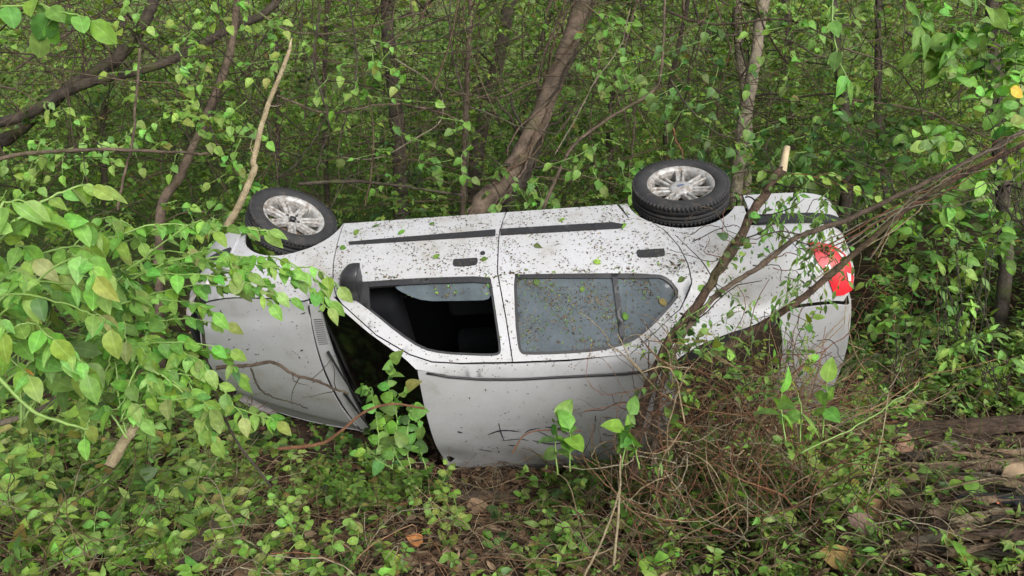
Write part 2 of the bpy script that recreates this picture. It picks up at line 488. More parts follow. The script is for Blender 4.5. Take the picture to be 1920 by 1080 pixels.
def patch(fn, nu, nv, thick=0.0, flip=False):
    """a sheet from fn(u, v) -> (x, y, z)"""
    V = np.array([fn(u, v) for u in np.linspace(0, 1, nu) for v in np.linspace(0, 1, nv)])
    i, j = np.meshgrid(np.arange(nu - 1), np.arange(nv - 1), indexing='ij'); a = (i * nv + j).ravel()
    F = np.stack([a, a + 1, a + nv + 1, a + nv], 1)
    if flip: F = F[:, ::-1]
    faces = [tuple(int(q) for q in f) for f in F]; P = [tuple(p) for p in V]
    if thick:
        me0 = bpy.data.meshes.new('t'); me0.from_pydata(P, [], faces); me0.update()
        nr = np.array([v.normal for v in me0.vertices]); bpy.data.meshes.remove(me0)
        B_ = V - nr * thick
        loop = [j for j in range(nv)] + [i * nv + nv - 1 for i in range(1, nu)] + [(nu - 1) * nv + j for j in range(nv - 2, -1, -1)] + [i * nv for i in range(nu - 2, 0, -1)]
        o1 = len(P); P += [tuple(V[q]) for q in loop]; o2 = len(P); P += [tuple(B_[q]) for q in loop]
        n = len(loop)
        for q in range(n):
            f = (o1 + q, o1 + (q + 1) % n, o2 + (q + 1) % n, o2 + q); faces.append(f if flip else f[::-1])
    me = bpy.data.meshes.new('patch'); me.from_pydata(P, [], faces); me.update(); me.shade_smooth()
    return me

def mirrored(me):
    m2 = me.copy()
    n = len(m2.vertices); co = np.empty(n * 3, np.float32); m2.vertices.foreach_get('co', co)
    co = co.reshape(-1, 3); co[:, 1] *= -1; m2.vertices.foreach_set('co', co.ravel())
    m2.flip_normals(); m2.update()
    return m2

def bm_mesh(bm, smooth=True):
    me = bpy.data.meshes.new('m'); bm.normal_update(); bm.to_mesh(me); bm.free()
    if smooth: me.shade_smooth()
    return me

def rbox(cx, cy, cz, sx, sy, sz, bev=.02, seg=3, rot=None, taper=None):
    bm = bmesh.new(); bmesh.ops.create_cube(bm, size=1)
    for v in bm.verts:
        v.co = Vector((v.co.x * sx, v.co.y * sy, v.co.z * sz))
        if taper: taper(v.co)
    if bev: bmesh.ops.bevel(bm, geom=bm.edges[:], offset=bev, segments=seg, affect='EDGES', profile=.5)
    mt = Matrix.Translation((cx, cy, cz)) @ (rot.to_4x4() if rot else Matrix.Identity(4))
    bm.transform(mt)
    return bm_mesh(bm)

def lathe(profile, n=48, flip=False):
    """profile of (radius, axial) round the y axis"""
    V, F = [], []
    m = len(profile)
    for i in range(n):
        a = 2 * math.pi * i / n
        for r_, y_ in profile: V.append((r_ * math.cos(a), y_, r_ * math.sin(a)))
    for i in range(n):
        for j in range(m - 1):
            a, b = i * m + j, ((i + 1) % n) * m + j
            f = (a, a + 1, b + 1, b); F.append(f[::-1] if flip else f)
    me = bpy.data.meshes.new('lathe'); me.from_pydata(V, [], F); me.update(); me.shade_smooth()
    return me

car = empty('overturned_car')
tag(car, 'white four-door sedan lying upside down on its left roof edge, flecked with leaf debris', 'car')
MCAR = Matrix(((-.99379338, .10858033, -.02418683, -.0934336), (.07630980, .50721276, -.85843581, 5.5278922), (-.08094138, -.85495353, -.51235043, 1.1580701), (0, 0, 0, 1)))
_q = MCAR.to_quaternion()
car.location = MCAR.translation; car.rotation_mode = 'QUATERNION'; car.rotation_quaternion = _q
MCN = np.array(Matrix.LocRotScale(MCAR.translation, _q, None))
def car_w(p):
    p = np.atleast_2d(p); return p @ MCN[:3, :3].T + MCN[:3, 3]

def part(name, me, mat, parent=None):
    return link(name, me, M[mat] if isinstance(mat, str) else mat, parent or car)

FWIN = chaikin([(.790, .905), (.72, .872), (.653, .866), (.30, .866), (-.071, .881), (-.083, .924), (-.11, 1.128), (-.130, 1.275), (-.119, 1.305), (-.07, 1.308), (.022, 1.302), (.204, 1.286), (.327, 1.256), (.467, 1.168), (.611, 1.055), (.726, .973), (.79, .925)], 1)
RWIN = chaikin([(-.211, .884), (-.24, .882), (-.631, .903), (-1.03, .930), (-1.091, .955), (-1.155, 1.018), (-1.059, 1.133), (-.948, 1.224), (-.84, 1.284), (-.692, 1.311), (-.486, 1.317), (-.263, 1.312), (-.235, 1.30), (-.222, 1.268), (-.211, 1.133)], 1)
FDR = [(-.150, .300), (-.132, .40), (-.116, .546), (-.116, .86), (-.162, 1.13), (-.19, 1.337)]
RDR = [(-.846, .300), (-.903, .459), (-1.032, .520), (-1.098, .598), (-1.17, .75), (-1.206, .879), (-1.218, .961), (-1.136, 1.109), (-1.002, 1.222), (-.84, 1.335)]
DTOP = [(.800, .990), (.589, 1.168), (.395, 1.275), (.266, 1.318), (.10, 1.333), (-.19, 1.339)]
FDF = [(.907, .300), (.906, .369), (.897, .579), (.889, .709), (.870, .85), (.838, .945)]
def arch(cx, a0=0, a1=180, r_=.335, cz=.262, n=22):
    return [(cx + r_ * math.cos(R(a)), cz + r_ * math.sin(R(a))) for a in np.linspace(a0, a1, n)]
g = .0035
fdoor = [(x - g, z) for x, z in FDF] + DTOP + [(x + g, z) for x, z in FDR[::-1]]
rdoor = [(x - g, z) for x, z in FDR] + [(-.19 - g, 1.339), (-.5, 1.341)] + [(x + g, z) for x, z in RDR[::-1]]
AX = 1.243
fender = [(.907 + g, .300)] + arch(AX, 178, 5)[0:] + [(1.60, .30), (1.86, .30), (1.90, .40), (1.90, .57), (1.86, ZT(1.86) - .035), (1.80, ZT(1.80) - .006)]
fender += [(x, ZT(x) - .006) for x in np.linspace(1.74, .955, 14)] + [(.87, .955)] + [(x + g, z) for x, z in FDF[::-1]][:-1]
# quarter, C-pillar, roof rail and A-pillar in one pressing round the doors
top = [(x, ZT(x) - (.0 if x > -1.7 else .005)) for x in np.concatenate([np.linspace(.94, .36, 14), np.linspace(.30, -1.08, 22), np.linspace(-1.12, -2.08, 20)])]
frame = top + [(-2.13, .94), (-2.15, .86), (-2.15, .70), (-2.14, .61), (-1.60, .605), (-1.60, .402)] + arch(-AX, 156, 6)
frame += [(-.86, .292)] + [(x - g, z) for x, z in RDR[1:]] + [(-.5, 1.348), (-.19, 1.346)] + [(x + .001, z + .007) for x, z in DTOP[::-1]] + [(.85, .955)]
rail_pts = [(x, float(ZT(x)) - dz) for x in np.linspace(.30, -1.06, 40) for dz in (.004, .010, .018, .026)]
rail_pts += [(x, float(ZT(x)) - dz) for x in np.linspace(-1.72, -2.10, 14) for dz in (.012, .03, .05, .08, .11)]
for mir in (False, True):
    P_ = lambda nm, me, mt, par=None: part(nm, me, mt, par)
    fd = P_('front_door', panel(fdoor, [FWIN], mirror=mir), 'paint')
    rd = P_('rear_door', panel(rdoor, [RWIN], mirror=mir), 'paint')
    P_('front_fender', panel(fender, mirror=mir), 'paint')
    P_('body_side', panel(frame, extra=rail_pts, mirror=mir), 'paint')
    # dark inner skin behind the shut lines
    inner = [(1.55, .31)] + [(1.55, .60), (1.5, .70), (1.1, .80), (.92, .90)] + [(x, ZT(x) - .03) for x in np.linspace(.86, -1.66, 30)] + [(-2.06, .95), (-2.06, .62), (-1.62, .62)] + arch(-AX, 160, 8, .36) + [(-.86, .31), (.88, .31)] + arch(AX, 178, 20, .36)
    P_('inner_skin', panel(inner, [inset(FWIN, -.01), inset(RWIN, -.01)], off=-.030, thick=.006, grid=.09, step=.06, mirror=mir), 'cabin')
    # window seals: a deep black strip along the belt line, thinner elsewhere
    fs = inset(FWIN, .013); fs[:, 1] = np.where(fs[:, 1] < .91, fs[:, 1] + .022, fs[:, 1])
    rs = inset(RWIN, .016); rs[:, 1] = np.where(rs[:, 1] < .95, rs[:, 1] + .010, rs[:, 1])
    P_('window_seal', panel(inset(FWIN, -.004), [fs], off=-.006, thick=.02, mirror=mir), 'black_plastic', fd)
    P_('window_seal', panel(inset(RWIN, -.004), [rs], off=-.004, thick=.02, mirror=mir), 'black_plastic', rd)
    gl = [(.49, .905), (.479, .922), (.44, .945), (.393, .968), (.34, .988), (.27, 1.000), (.1, 1.008), (-.029, 1.012), (-.060, 1.006), (-.076, .985), (-.078, .92), (-.07, .89), (.3, .885)]
    P_('lowered_window_glass', panel(gl, off=-.020, thick=.004, mirror=mir), 'glass_dusty', fd)
    P_('window_glass', panel(inset(RWIN, .006), off=-.016, thick=.004, mirror=mir), 'glass_dusty', rd)
    P_('window_divider', panel([(-.772, .90), (-.800, .90), (-.822, 1.302), (-.796, 1.302)], off=-.004, thick=.018, mirror=mir), 'black_plastic', rd)
    P_('mirror_sail', panel(inset([(.785, .906), (.72, .872), (.646, .868), (.628, 1.040), (.726, .973)], .002), off=.003, thick=.02, mirror=mir), 'black_plastic', fd)
    # rub strips
    P_('side_molding', panel([(.824, .530), (.70, .524), (-.094, .503), (-.094, .558), (.70, .552), (.816, .548)], off=.012, thick=.014, mirror=mir), 'black_plastic', fd)
    P_('side_molding', panel([(-.128, .501), (-.80, .510), (-.868, .538), (-.852, .566), (-.128, .556)], off=.012, thick=.014, mirror=mir), 'black_plastic', rd)
    # pull handles: dark recess with a raised flap
    for (x0, x1, zc, dr) in ((.150, .004, .770, fd), (-.926, -1.084, .792, rd)):
        hp = chaikin([(x0, zc - .027), (x0 - .01, zc - .030), (x1 + .01, zc - .030), (x1, zc - .027), (x1, zc + .020), (x1 + .02, zc + .031), (x0 - .02, zc + .031), (x0, zc + .020)], 1)
        h = P_('door_handle', panel(hp, off=.004, thick=.012, step=.012, grid=.02, mirror=mir), 'black_plastic', dr)
        def flap(x, z, off, zc=zc): return side_p(x, z, off + .010 * np.cos(np.clip((z - zc + .004) / .024, -1, 1) * 1.4))
    P_('door_lock', panel([(-.024 + .015 * math.cos(a), .706 + .015 * math.sin(a)) for a in np.linspace(0, 2 * math.pi, 14)[:-1]], off=.006, thick=.012, step=.02, grid=.05, mirror=mir), 'black_plastic', fd)
    # wing mirror: a housing growing out of the sail panel, flat glass facing back
    secs = [(.765, .055, .050, .712, .945), (.80, .06, .055, .708, .943), (.835, .075, .075, .702, .945), (.88, .085, .080, .698, .950), (.925, .078, .075, .692, .952), (.965, .055, .060, .680, .953), (.985, .025, .032, .668, .953)]
    V, F = [], []; ns = 18
    for (yy, hx, hz, cx, cz) in secs:
        for k in range(ns):
            a = 2 * math.pi * k / ns; ca, sa = math.cos(a), math.sin(a)
            px = abs(ca) ** .7 * math.copysign(1, ca) * hx; pz = abs(sa) ** .7 * math.copysign(1, sa) * hz
            px = max(px, -.028)                            # flattened back
            V.append((cx + px, -yy if not mir else yy, cz + pz))
    for s_ in range(len(secs) - 1):
        for k in range(ns):
            a, b = s_ * ns + k, s_ * ns + (k + 1) % ns; F.append((a, b, b + ns, a + ns) if mir else (a, a + ns, b + ns, b))
    F.append(tuple(range((len(secs) - 1) * ns, len(secs) * ns)) if mir else tuple(reversed(range((len(secs) - 1) * ns, len(secs) * ns))))
    me = bpy.data.meshes.new('m'); me.from_pydata(V, [], F); me.update(); me.shade_smooth()
    wm = P_('wing_mirror', me, 'black_plastic', fd)
    # tail lamp
    tl = [(-1.888, .764), (-1.95, .765), (-2.02, .775), (-2.06, .79), (-2.09, .815), (-2.115, .85), (-2.13, .90), (-2.12, .95), (-2.07, .972), (-2.02, .975), (-1.985, .935), (-1.96, .905), (-1.928, .876), (-1.908, .83)]
    t_ = P_('tail_light', panel(tl, off=.008, thick=.014, mirror=mir), 'red_lens')
    P_('clear_lens', panel([(-2.045, .81), (-2.075, .825), (-2.085, .85), (-2.06, .84)], off=.0105, thick=.006, mirror=mir), 'clear_lens', t_)
    P_('clear_lens', panel([(-1.965, .885), (-1.99, .878), (-2.0, .90), (-1.985, .905)], off=.0105, thick=.006, mirror=mir), 'clear_lens', t_)
    P_('clear_lens', panel([(-2.085, .90), (-2.11, .90), (-2.11, .925), (-2.095, .928)], off=.0105, thick=.006, mirror=mir), 'clear_lens', t_)
    # arch liner
    for cx in (AX, -AX):
        me = patch(lambda u, v: (cx + .345 * math.cos(math.pi * u), (-1 if not mir else 1) * (.44 + .30 * v), .262 + .335 * math.sin(math.pi * u)), 16, 3)
        P_('arch_liner', me, 'under')

# roof, screens, bonnet, boot: sheets spanned between the two flanks
def coons(xe0, xe1, zc, xc0, xc1, zoff=0.0, dents=()):
    def fn(u, v):
        xe = xe0 + (xe1 - xe0) * u; t = -1 + 2 * v
        ze = float(ZT(xe)); ye = float(Yw(xe, ze)) - .004
        xc = xc0 + (xc1 - xc0) * u; w = 1 - t * t
        x = xe + (xc - xe) * w; z = ze + (zc(u) - ze) * w + zoff
        y = -ye * t if False else ye * t
        for (dx, dy, s, dep) in dents: z -= dep * math.exp(-((x - dx) ** 2 + (y - dy) ** 2) / s ** 2)
        return (x, y, z)
    return fn
zroof = lambda u: 1.412 + .022 * math.sin(math.pi * min(1, u * 1.0)) - .022 * u ** 3
roof = part('roof', patch(coons(.352, -1.085, zroof, .362, -1.10, dents=((-.30, .05, .16, .022), (-.45, -.02, .10, .012), (.30, .33, .14, .03), (-.05, .28, .2, .02))), 40, 34, .010), 'paint_clean')
for s_ in (-1, 1):
    Pm = [(x, s_ * (float(Yw(x, ZT(x))) - .012), float(ZT(x)) + .004) for x in np.linspace(.30, -1.05, 24)]
    V, F = tube(Pm, .0085, 6); part('roof_molding', np_mesh('rm', V, F, smooth=True), 'black_plastic', roof)
ws = part('windscreen', patch(coons(.952, .366, lambda u: .945 + .462 * u + .012 * math.sin(math.pi * u), .992, .372), 16, 20, .006), 'glass_dark')
rw = part('rear_window', patch(coons(-1.10, -1.70, lambda u: 1.385 - .36 * u + .014 * math.sin(math.pi * u), -1.118, -1.77), 16, 20, .006), 'glass_muddy')
for s_ in (-1, 1):
    def strip(u, v, s_=s_):
        f = coons(-1.10, -1.70, lambda u: 1.385 - .36 * u + .014 * math.sin(math.pi * u), -1.118, -1.77, .005)
        return f(u, (v * .07) if s_ < 0 else (1 - .07 + v * .07))
    part('rear_window_seal', patch(strip, 16, 4, .004), 'black_plastic', rw)
bon = coons(1.045, 1.80, lambda u: .955 - .215 * u ** 1.5, 1.105, 1.985)
def bonnet_fn(u, v):
    x, y, z = bon(u, v); e = .40 + .22 * (1 - u)
    return (x, y * .99, z + .016 * float(sm((e - abs(y)) / .07)) - .004)
hood = part('hood', patch(bonnet_fn, 26, 34, .012, flip=True), 'paint_clean')
def cowl_fn(u, v):
    t = -1 + 2 * v; w = 1 - t * t
    x = (.958 + .036 * w) + (.080 - .0 * w + .03 * w) * u
    ze = float(ZT(min(x, 1.035))); ye = (.662) * t
    return (x, ye, .918 + .024 * w - .014 * (1 - u) * 0 - .010)
cowl = part('cowl_panel', patch(cowl_fn, 5, 24, .008, flip=True), 'paint_clean')
for k in range(13):
    v = .09 + k * .0135; a = Vector(cowl_fn(.25, v)); b = Vector(cowl_fn(.85, v))
    V, F = tube([a + Vector((0, 0, .003)), b + Vector((0, 0, .003))], .0022, 4); part('louver', np_mesh('l', V, F), 'black_plastic', cowl)
Ve = [Vector(cowl_fn(1.0, v)) + Vector((.006, 0, -.006)) for v in np.linspace(.01, .99, 24)]
V, F = tube(Ve, .007, 5); part('hood_seal', np_mesh('hs', V, F), 'black_plastic', cowl)
for (v0, v1, ln) in ((.30, .62, .5), (.62, .95, .5)):
    a = Vector(cowl_fn(.4, v0)) + Vector((0, 0, .012)); b = Vector(coons(.952, .366, lambda u: .945 + .462 * u, .992, .372)(.10, v1)) + Vector((0, 0, .016))
    V, F = tube([a, a.lerp(b, .5) + Vector((0, 0, .01)), b], [.010, .006, .004], 5); part('wiper', np_mesh('w', V, F), 'black_plastic', cowl)
def boot_fn(u, v):
    u2 = min(1, u / .62); f = coons(-1.712, -2.10, lambda q: 1.028 - .012 * q, -1.782, -2.14)(u2, .012 + .976 * v)
    if u <= .62: return f
    q = (u - .62) / .38; x, y, z = f
    a = min(1, q / .25) * math.pi / 2; drop = max(0, q - .25) / .75
    return (x - .035 * math.sin(a), y * (1 + .25 * drop), z - .035 * (1 - math.cos(a)) - .33 * drop)
part('trunk_lid', patch(boot_fn, 26, 22, .012), 'paint_clean')

# bumpers wrap round the ends
def wrap(x0, L, n, xs, zs, off, rear, zbulge=.0):
    """rows of (x, y, z) from the right flank round the end to the left flank"""
    c = ((xs - x0) / L) * (-1 if rear else 1)
    ph0 = math.asin(min(1, c ** (n / 2)))
    rows = []
    for z in zs:
        row = []
        for ph in np.linspace(ph0, math.pi - ph0, 40):
            cc, ss = math.cos(ph), abs(math.sin(ph))
            xx = L * ss ** (2 / n); y = -math.copysign(abs(cc) ** (2 / n), cc)
            yy = y * (float(Y0(np.float64(-1.7), np.float64(z))) if rear else .80)
            xo = x0 + (-(xx + off) if rear else (xx + off))
            row.append((xo, yy + math.copysign(off, y) * (abs(cc) ** .3), z))
        rows.append(row)
    return np.array(rows)
def wrap_mesh(rows, flip):
    nz, npt = rows.shape[:2]
    return patch(lambda u, v: tuple(rows[int(round(u * (nz - 1)))][int(round(v * (npt - 1)))]), nz, npt, .02, flip)
rb = part('rear_bumper', wrap_mesh(wrap(XR0, LR, NR, -1.60, [.30, .33, .40, .50, .545], .016, True), True), 'paint_clean')
part('bumper_molding', wrap_mesh(wrap(XR0, LR, NR, -1.60, [.548, .565, .60, .618], .030, True), True), 'black_plastic', rb)
fb = part('front_bumper', wrap_mesh(wrap(XF0, LF, NF, 1.60, [.24, .28, .36, .46, .56, .60], .016, False), False), 'paint_clean')
part('bumper_molding', wrap_mesh(wrap(XF0, LF, NF, 1.60, [.45, .47, .51, .53], .028, False), False), 'black_plastic', fb)
for mir in (False, True):
    fr = wrap(XF0, LF, NF, 1.74, [.605, .63, .67, .71], .004, False)
    half = fr[:, :13] if not mir else fr[:, -13:]
    part('headlight', wrap_mesh(half, False), 'clear_lens')
fr = wrap(XF0, LF, NF, 1.74, [.605, .64, .68, .715], .0, False)
gr = part('grille', wrap_mesh(fr[:, 12:-12], False), 'black_plastic')
part('rear_panel', patch(lambda u, v: (-2.11, (-1 + 2 * v) * .60, .32 + .56 * u), 6, 8, .01), 'paint_clean')

# underside
und = part('underbody', patch(lambda u, v: (1.75 - 3.75 * u, (-.70 + 1.4 * v) * (1 if abs(abs(1.75 - 3.75 * u) - AX) > .40 else .60), .285 + .02 * math.sin(v * 22) * (.3 < u < .8)), 40, 24), 'under')
V, F = tube(catmull([(1.2, .1, .25), (.4, .15, .22), (-.6, .18, .22), (-1.1, .3, .28), (-1.7, .35, .27), (-2.15, .42, .27)], 30), .03, 8)
part('exhaust_pipe', np_mesh('ex', V, F, smooth=True), 'steel', und)
part('muffler', rbox(-1.72, .34, .24, .45, .22, .14, .05), 'steel', und)
part('fuel_tank', rbox(-.75, 0, .24, .5, .8, .12, .04), 'under', und)
for x in (AX, -AX):
    V, F = tube([(x, -.62, .16), (x * .97, -.3, .22), (x * .97, .3, .22), (x, .62, .16)], .028, 8); part('axle', np_mesh('ax', V, F, smooth=True), 'steel', und)

# cabin
part('cabin_floor', patch(lambda u, v: (1.0 - 2.9 * u, -.70 + 1.4 * v, .33), 6, 6), 'cabin')
part('bulkhead', patch(lambda u, v: (1.02, -.68 + 1.36 * v, .33 + .55 * u), 4, 4), 'cabin')
part('headlining', patch(lambda u, v: (.33 - 1.38 * u, -.46 + .92 * v, 1.352 + .02 * math.sin(math.pi * v)), 8, 8), 'cabin')
part('parcel_shelf', patch(lambda u, v: (-1.15 - .60 * u, -.52 + 1.04 * v, .95 + .03 * u), 6, 8), 'parcel')
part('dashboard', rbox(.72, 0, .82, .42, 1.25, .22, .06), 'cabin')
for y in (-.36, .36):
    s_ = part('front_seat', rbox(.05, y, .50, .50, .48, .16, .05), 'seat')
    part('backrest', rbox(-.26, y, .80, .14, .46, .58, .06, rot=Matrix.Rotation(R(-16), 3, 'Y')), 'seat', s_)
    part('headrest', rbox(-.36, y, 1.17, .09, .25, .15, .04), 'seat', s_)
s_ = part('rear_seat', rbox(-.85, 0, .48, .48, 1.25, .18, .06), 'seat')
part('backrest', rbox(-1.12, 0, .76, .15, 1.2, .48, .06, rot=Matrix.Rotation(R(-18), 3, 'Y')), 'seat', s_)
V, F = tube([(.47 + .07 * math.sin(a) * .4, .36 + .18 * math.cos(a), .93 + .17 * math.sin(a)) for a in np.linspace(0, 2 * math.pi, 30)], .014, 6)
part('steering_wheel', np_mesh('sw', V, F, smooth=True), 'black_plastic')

# wheels
TY = [(.198, .066), (.206, .080), (.235, .086), (.262, .083), (.278, .072), (.287, .060), (.291, .045), (.2912, .022), (.286, .020), (.286, .012), (.2915, .010), (.292, 0), (.2915, -.010), (.286, -.012), (.286, -.020), (.2912, -.022), (.291, -.045), (.287, -.060), (.278, -.072), (.262, -.083), (.235, -.086), (.200, -.082), (.190, -.070)]
TY = [(r_, y_ if y_ > 0 else y_ * .62) for r_, y_ in TY]
tyre_me = lathe(TY, 64)
_tb = Geo()
for i in range(72):                                   # shoulder tread blocks
    a = 2 * math.pi * i / 72
    for y_ in (-.041, .064):
        c, s = math.cos(a), math.sin(a); w = .0085
        P_ = []
        for (r_, yy) in ((.281, y_ - .012), (.2925, y_ - .018 * (1 if y_ > 0 else -1) * 0 - .012), (.2895, y_ + .012), (.276, y_ + .012)) if y_ > 0 else ((.276, y_ - .012), (.2895, y_ - .012), (.2925, y_ + .012), (.281, y_ + .012)):
            for sg in (-1, 1): P_.append((r_ * c - sg * w * s, yy, r_ * s + sg * w * c))
        _tb.add(P_, [[0, 1, 3, 2], [2, 3, 5, 4], [4, 5, 7, 6], [0, 2, 4, 6], [1, 7, 5, 3]])
tread_me = _tb.mesh('tread')
RIM = [(.175, -.075), (.178, -.06), (.172, .02), (.173, .050), (.180, .060), (.190, .067), (.201, .073), (.204, .067), (.204, .055)]
rim_me = lathe(RIM, 56, flip=False)
def spoke_mesh():
    """one twin spoke with a slot between its bars, the rim's outer face at y ~ .05"""
    bm = bmesh.new()
    for sgn in (-1, 1):
        # (radius, half offset, half width, front y, back y)
        st = [(.050, .018, .0165, .040, .012), (.080, .0165, .0095, .044, .012), (.120, .0180, .0075, .049, .014), (.155, .0215, .0080, .053, .02), (.184, .0225, .0125, .056, .03)]
        rings = []
        for (r_, oc, hw, f_, b_) in st:
            c = sgn * oc
            rings.append([bm.verts.new((c - hw, b_, r_)), bm.verts.new((c - hw, f_ - .005, r_)), bm.verts.new((c - hw * .55, f_, r_)), bm.verts.new((c + hw * .55, f_, r_)), bm.verts.new((c + hw, f_ - .005, r_)), bm.verts.new((c + hw, b_, r_))])
        for a, b in zip(rings, rings[1:]):
            for k in range(5): bm.faces.new((a[k], a[k + 1], b[k + 1], b[k]))
    # web at the bottom of the slot
    w = [bm.verts.new(p) for p in ((-.012, .030, .085), (.012, .030, .085), (.016, .036, .172), (-.016, .036, .172))]
    bm.faces.new(w)
    bmesh.ops.recalc_face_normals(bm, faces=bm.faces[:])
    return bm_mesh(bm, False)
spoke_me = spoke_mesh()
hub_me = lathe([(.0, .020), (.030, .020), (.031, .036), (.040, .040), (.056, .041), (.066, .034), (.068, .012)], 36)
hub_cap_me = lathe([(0, .056), (.035, .054), (.055, .049), (.070, .043), (.073, .030)], 36)
disc_me = lathe([(0, -.01), (.115, -.01), (.118, -.016), (.115, -.022), (0, -.022)], 36)
bolt_me = lathe([(0, .034), (.008, .034), (.009, .030), (.009, .018)], 8)
cup_me = lathe([(.015, .042), (.013, .036), (.012, .020), (0, .020)], 12)
emb = bmesh.new(); bmesh.ops.create_circle(emb, cap_ends=True, radius=1, segments=24)
for v in emb.verts: v.co = Vector((v.co.x * .026, .0575, v.co.y * .0115))
emblem_me = bm_mesh(emb, False)
def wheel(x, y, z, steer, cap, side, camber=0.0, spin=0.0):
    w = empty('wheel', (x, y, z), car); w.scale = (1.04, 1.04, 1.04) if x < 0 else (1, 1, 1)
    e = Matrix.Rotation(R(steer), 4, 'Z') @ Matrix.Rotation(R(camber), 4, 'X') @ (Matrix.Rotation(math.pi, 4, 'Z') if side > 0 else Matrix.Identity(4)) @ Matrix.Rotation(math.pi, 4, 'Z') @ Matrix.Rotation(R(spin), 4, 'Y')
    # local +y of the wheel = its outer face; on the right side that is car -y
    w.rotation_euler = e.to_euler()
    sub = lambda nm, me, mt: link(nm, me, M[mt], w)
    sub('tyre', tyre_me, 'rubber'); tag(sub('tyre_tread', tread_me, 'rubber'), kind='stuff'); sub('rim', rim_me, 'alloy'); sub('brake_disc', disc_me, 'steel')
    for k in range(7):
        o = sub('spoke', spoke_me, 'alloy'); o.rotation_euler = (0, 2 * math.pi * k / 7, 0)
    if cap:
        sub('center_cap', hub_cap_me, 'alloy'); sub('oval_emblem', emblem_me, 'emblem')
    else:
        sub('hub', hub_me, 'alloy')
        for k in range(4):
            a = math.pi / 2 * k + .5
            o = sub('wheel_bolt', bolt_me, 'black_plastic'); o.location = (.043 * math.cos(a), .012, .043 * math.sin(a))
        o = sub('hub_bore', cup_me, 'black_plastic'); o.scale = (1.5, 1.12, 1.5)
    return w
wheel(-AX - .01, -.735, .178, 0, True, -1, spin=20, camber=6)
wheel(AX + .055, -.725, .195, -32, False, -1, spin=8, camber=7)
wheel(-AX, .725, .20, 0, True, 1)
wheel(AX, .725, .20, -22, False, 1)
# scrape marks on the roof: thin dark smears of dirt standing on the paint
def roof_z(x, y):
    u = (.352 - x) / 1.437; ze = float(ZT(x)); ye = float(Yw(x, ze))
    z = ze + (zroof(u) - ze) * (1 - (y / ye) ** 2)
    for (dx, dy, s, dep) in ((-.30, .05, .16, .022), (-.45, -.02, .10, .012), (.30, .33, .14, .03), (-.05, .28, .2, .02)): z -= dep * math.exp(-((x - dx) ** 2 + (y - dy) ** 2) / s ** 2)
    return z
for pts, wd in (([(.02, .02), (-.04, -.015), (-.10, -.02), (-.18, .01)], .007), ([(-.06, -.10), (-.062, .0), (-.07, .10)], .003), ([(-.20, .03), (-.24, .0), (-.30, -.01)], .006),
                ([(-.09, .16), (-.13, .17)], .005), ([(-.33, -.02), (-.42, .01), (-.46, .06)], .006), ([(-.28, .02), (-.36, .10)], .004), ([(.20, -.02), (.17, -.01)], .008), ([(-.05, .10), (-.16, .09), (-.22, .12)], .004), ([(.10, .20), (.02, .24)], .005), ([(-.24, .12), (-.34, .16), (-.42, .15)], .006)):
    wd *= 1.25; pp = catmull([(a, b, 0) for a, b in pts], 12)
    V = []
    for i, p in enumerate(pp):
        wv = wd * (.4 + .6 * math.sin(math.pi * (i + .6) / 12)) * (.7 + .6 * random.random())
        for s_ in (-1, 1):
            y = p[1] + s_ * wv * (1 if wd > .004 else .3); x = p[0] + (s_ * wv if wd < .004 else 0)
            V.append((x, y, roof_z(x, y) + .003))
    part('scrape_mark', np_mesh('sc', V, np.array([[2 * i, 2 * i + 1, 2 * i + 3, 2 * i + 2] for i in range(11)])), 'scrape', roof)
# ------------------------------------------------------------------ ground
xs = np.concatenate([np.linspace(-60, -7, 28), np.linspace(-6.8, 6.8, 150), np.linspace(7, 60, 28)])
ys = np.concatenate([np.linspace(-25, .8, 14), np.linspace(1, 9, 150), np.linspace(9.3, 70, 60)])
GX, GY = np.meshgrid(xs, ys, indexing='ij')
def bumps(x, y):
    z = 0
    for k, (f, a) in enumerate(((3.1, .02), (6.7, .014), (13.0, .008))):
        z = z + a * np.sin(f * x + 1.7 * k + 1.3 * np.sin(f * .7 * y)) * np.cos(f * 1.1 * y + 2.1 * k + np.sin(f * .6 * x))
    return z
def gz(x, y): return ground_z(x, y) + bumps(np.asarray(x, float), np.asarray(y, float))
GZ = gz(GX, GY)
nx_, ny_ = GX.shape
i, j = np.meshgrid(np.arange(nx_ - 1), np.arange(ny_ - 1), indexing='ij'); a = (i * ny_ + j).ravel()
me = np_mesh('ground', np.stack([GX, GY, GZ], -1).reshape(-1, 3), np.stack([a, a + ny_, a + ny_ + 1, a + 1], 1), smooth=True)
m, nt, b, o = new_mat('forest_soil'); L = nt.links
tc = N(nt, 'ShaderNodeTexCoord')
n1 = N(nt, 'ShaderNodeTexNoise', Scale=7.0, Detail=9.0, Roughness=.72); L.new(tc.outputs['Object'], n1.inputs['Vector'])
rp = ramp(nt, [(.30, (.028, .018, .012)), (.50, (.062, .040, .027)), (.68, (.115, .078, .052)), (.80, (.17, .125, .085))]); L.new(n1.outputs[0], rp.inputs[0])
sx = N(nt, 'ShaderNodeSeparateXYZ'); L.new(tc.outputs['Object'], sx.inputs[0])
far = N(nt, 'ShaderNodeMapRange'); L.new(sx.outputs[1], far.inputs['Value']); far.inputs['From Min'].default_value = 8; far.inputs['From Max'].default_value = 12
ng = N(nt, 'ShaderNodeTexNoise', Scale=6.0, Detail=8.0, Roughness=.75); L.new(tc.outputs['Object'], ng.inputs['Vector'])
rg_ = ramp(nt, [(.30, (.03, .05, .015)), (.5, (.09, .15, .03)), (.7, (.20, .28, .07))]); L.new(ng.outputs[0], rg_.inputs[0])
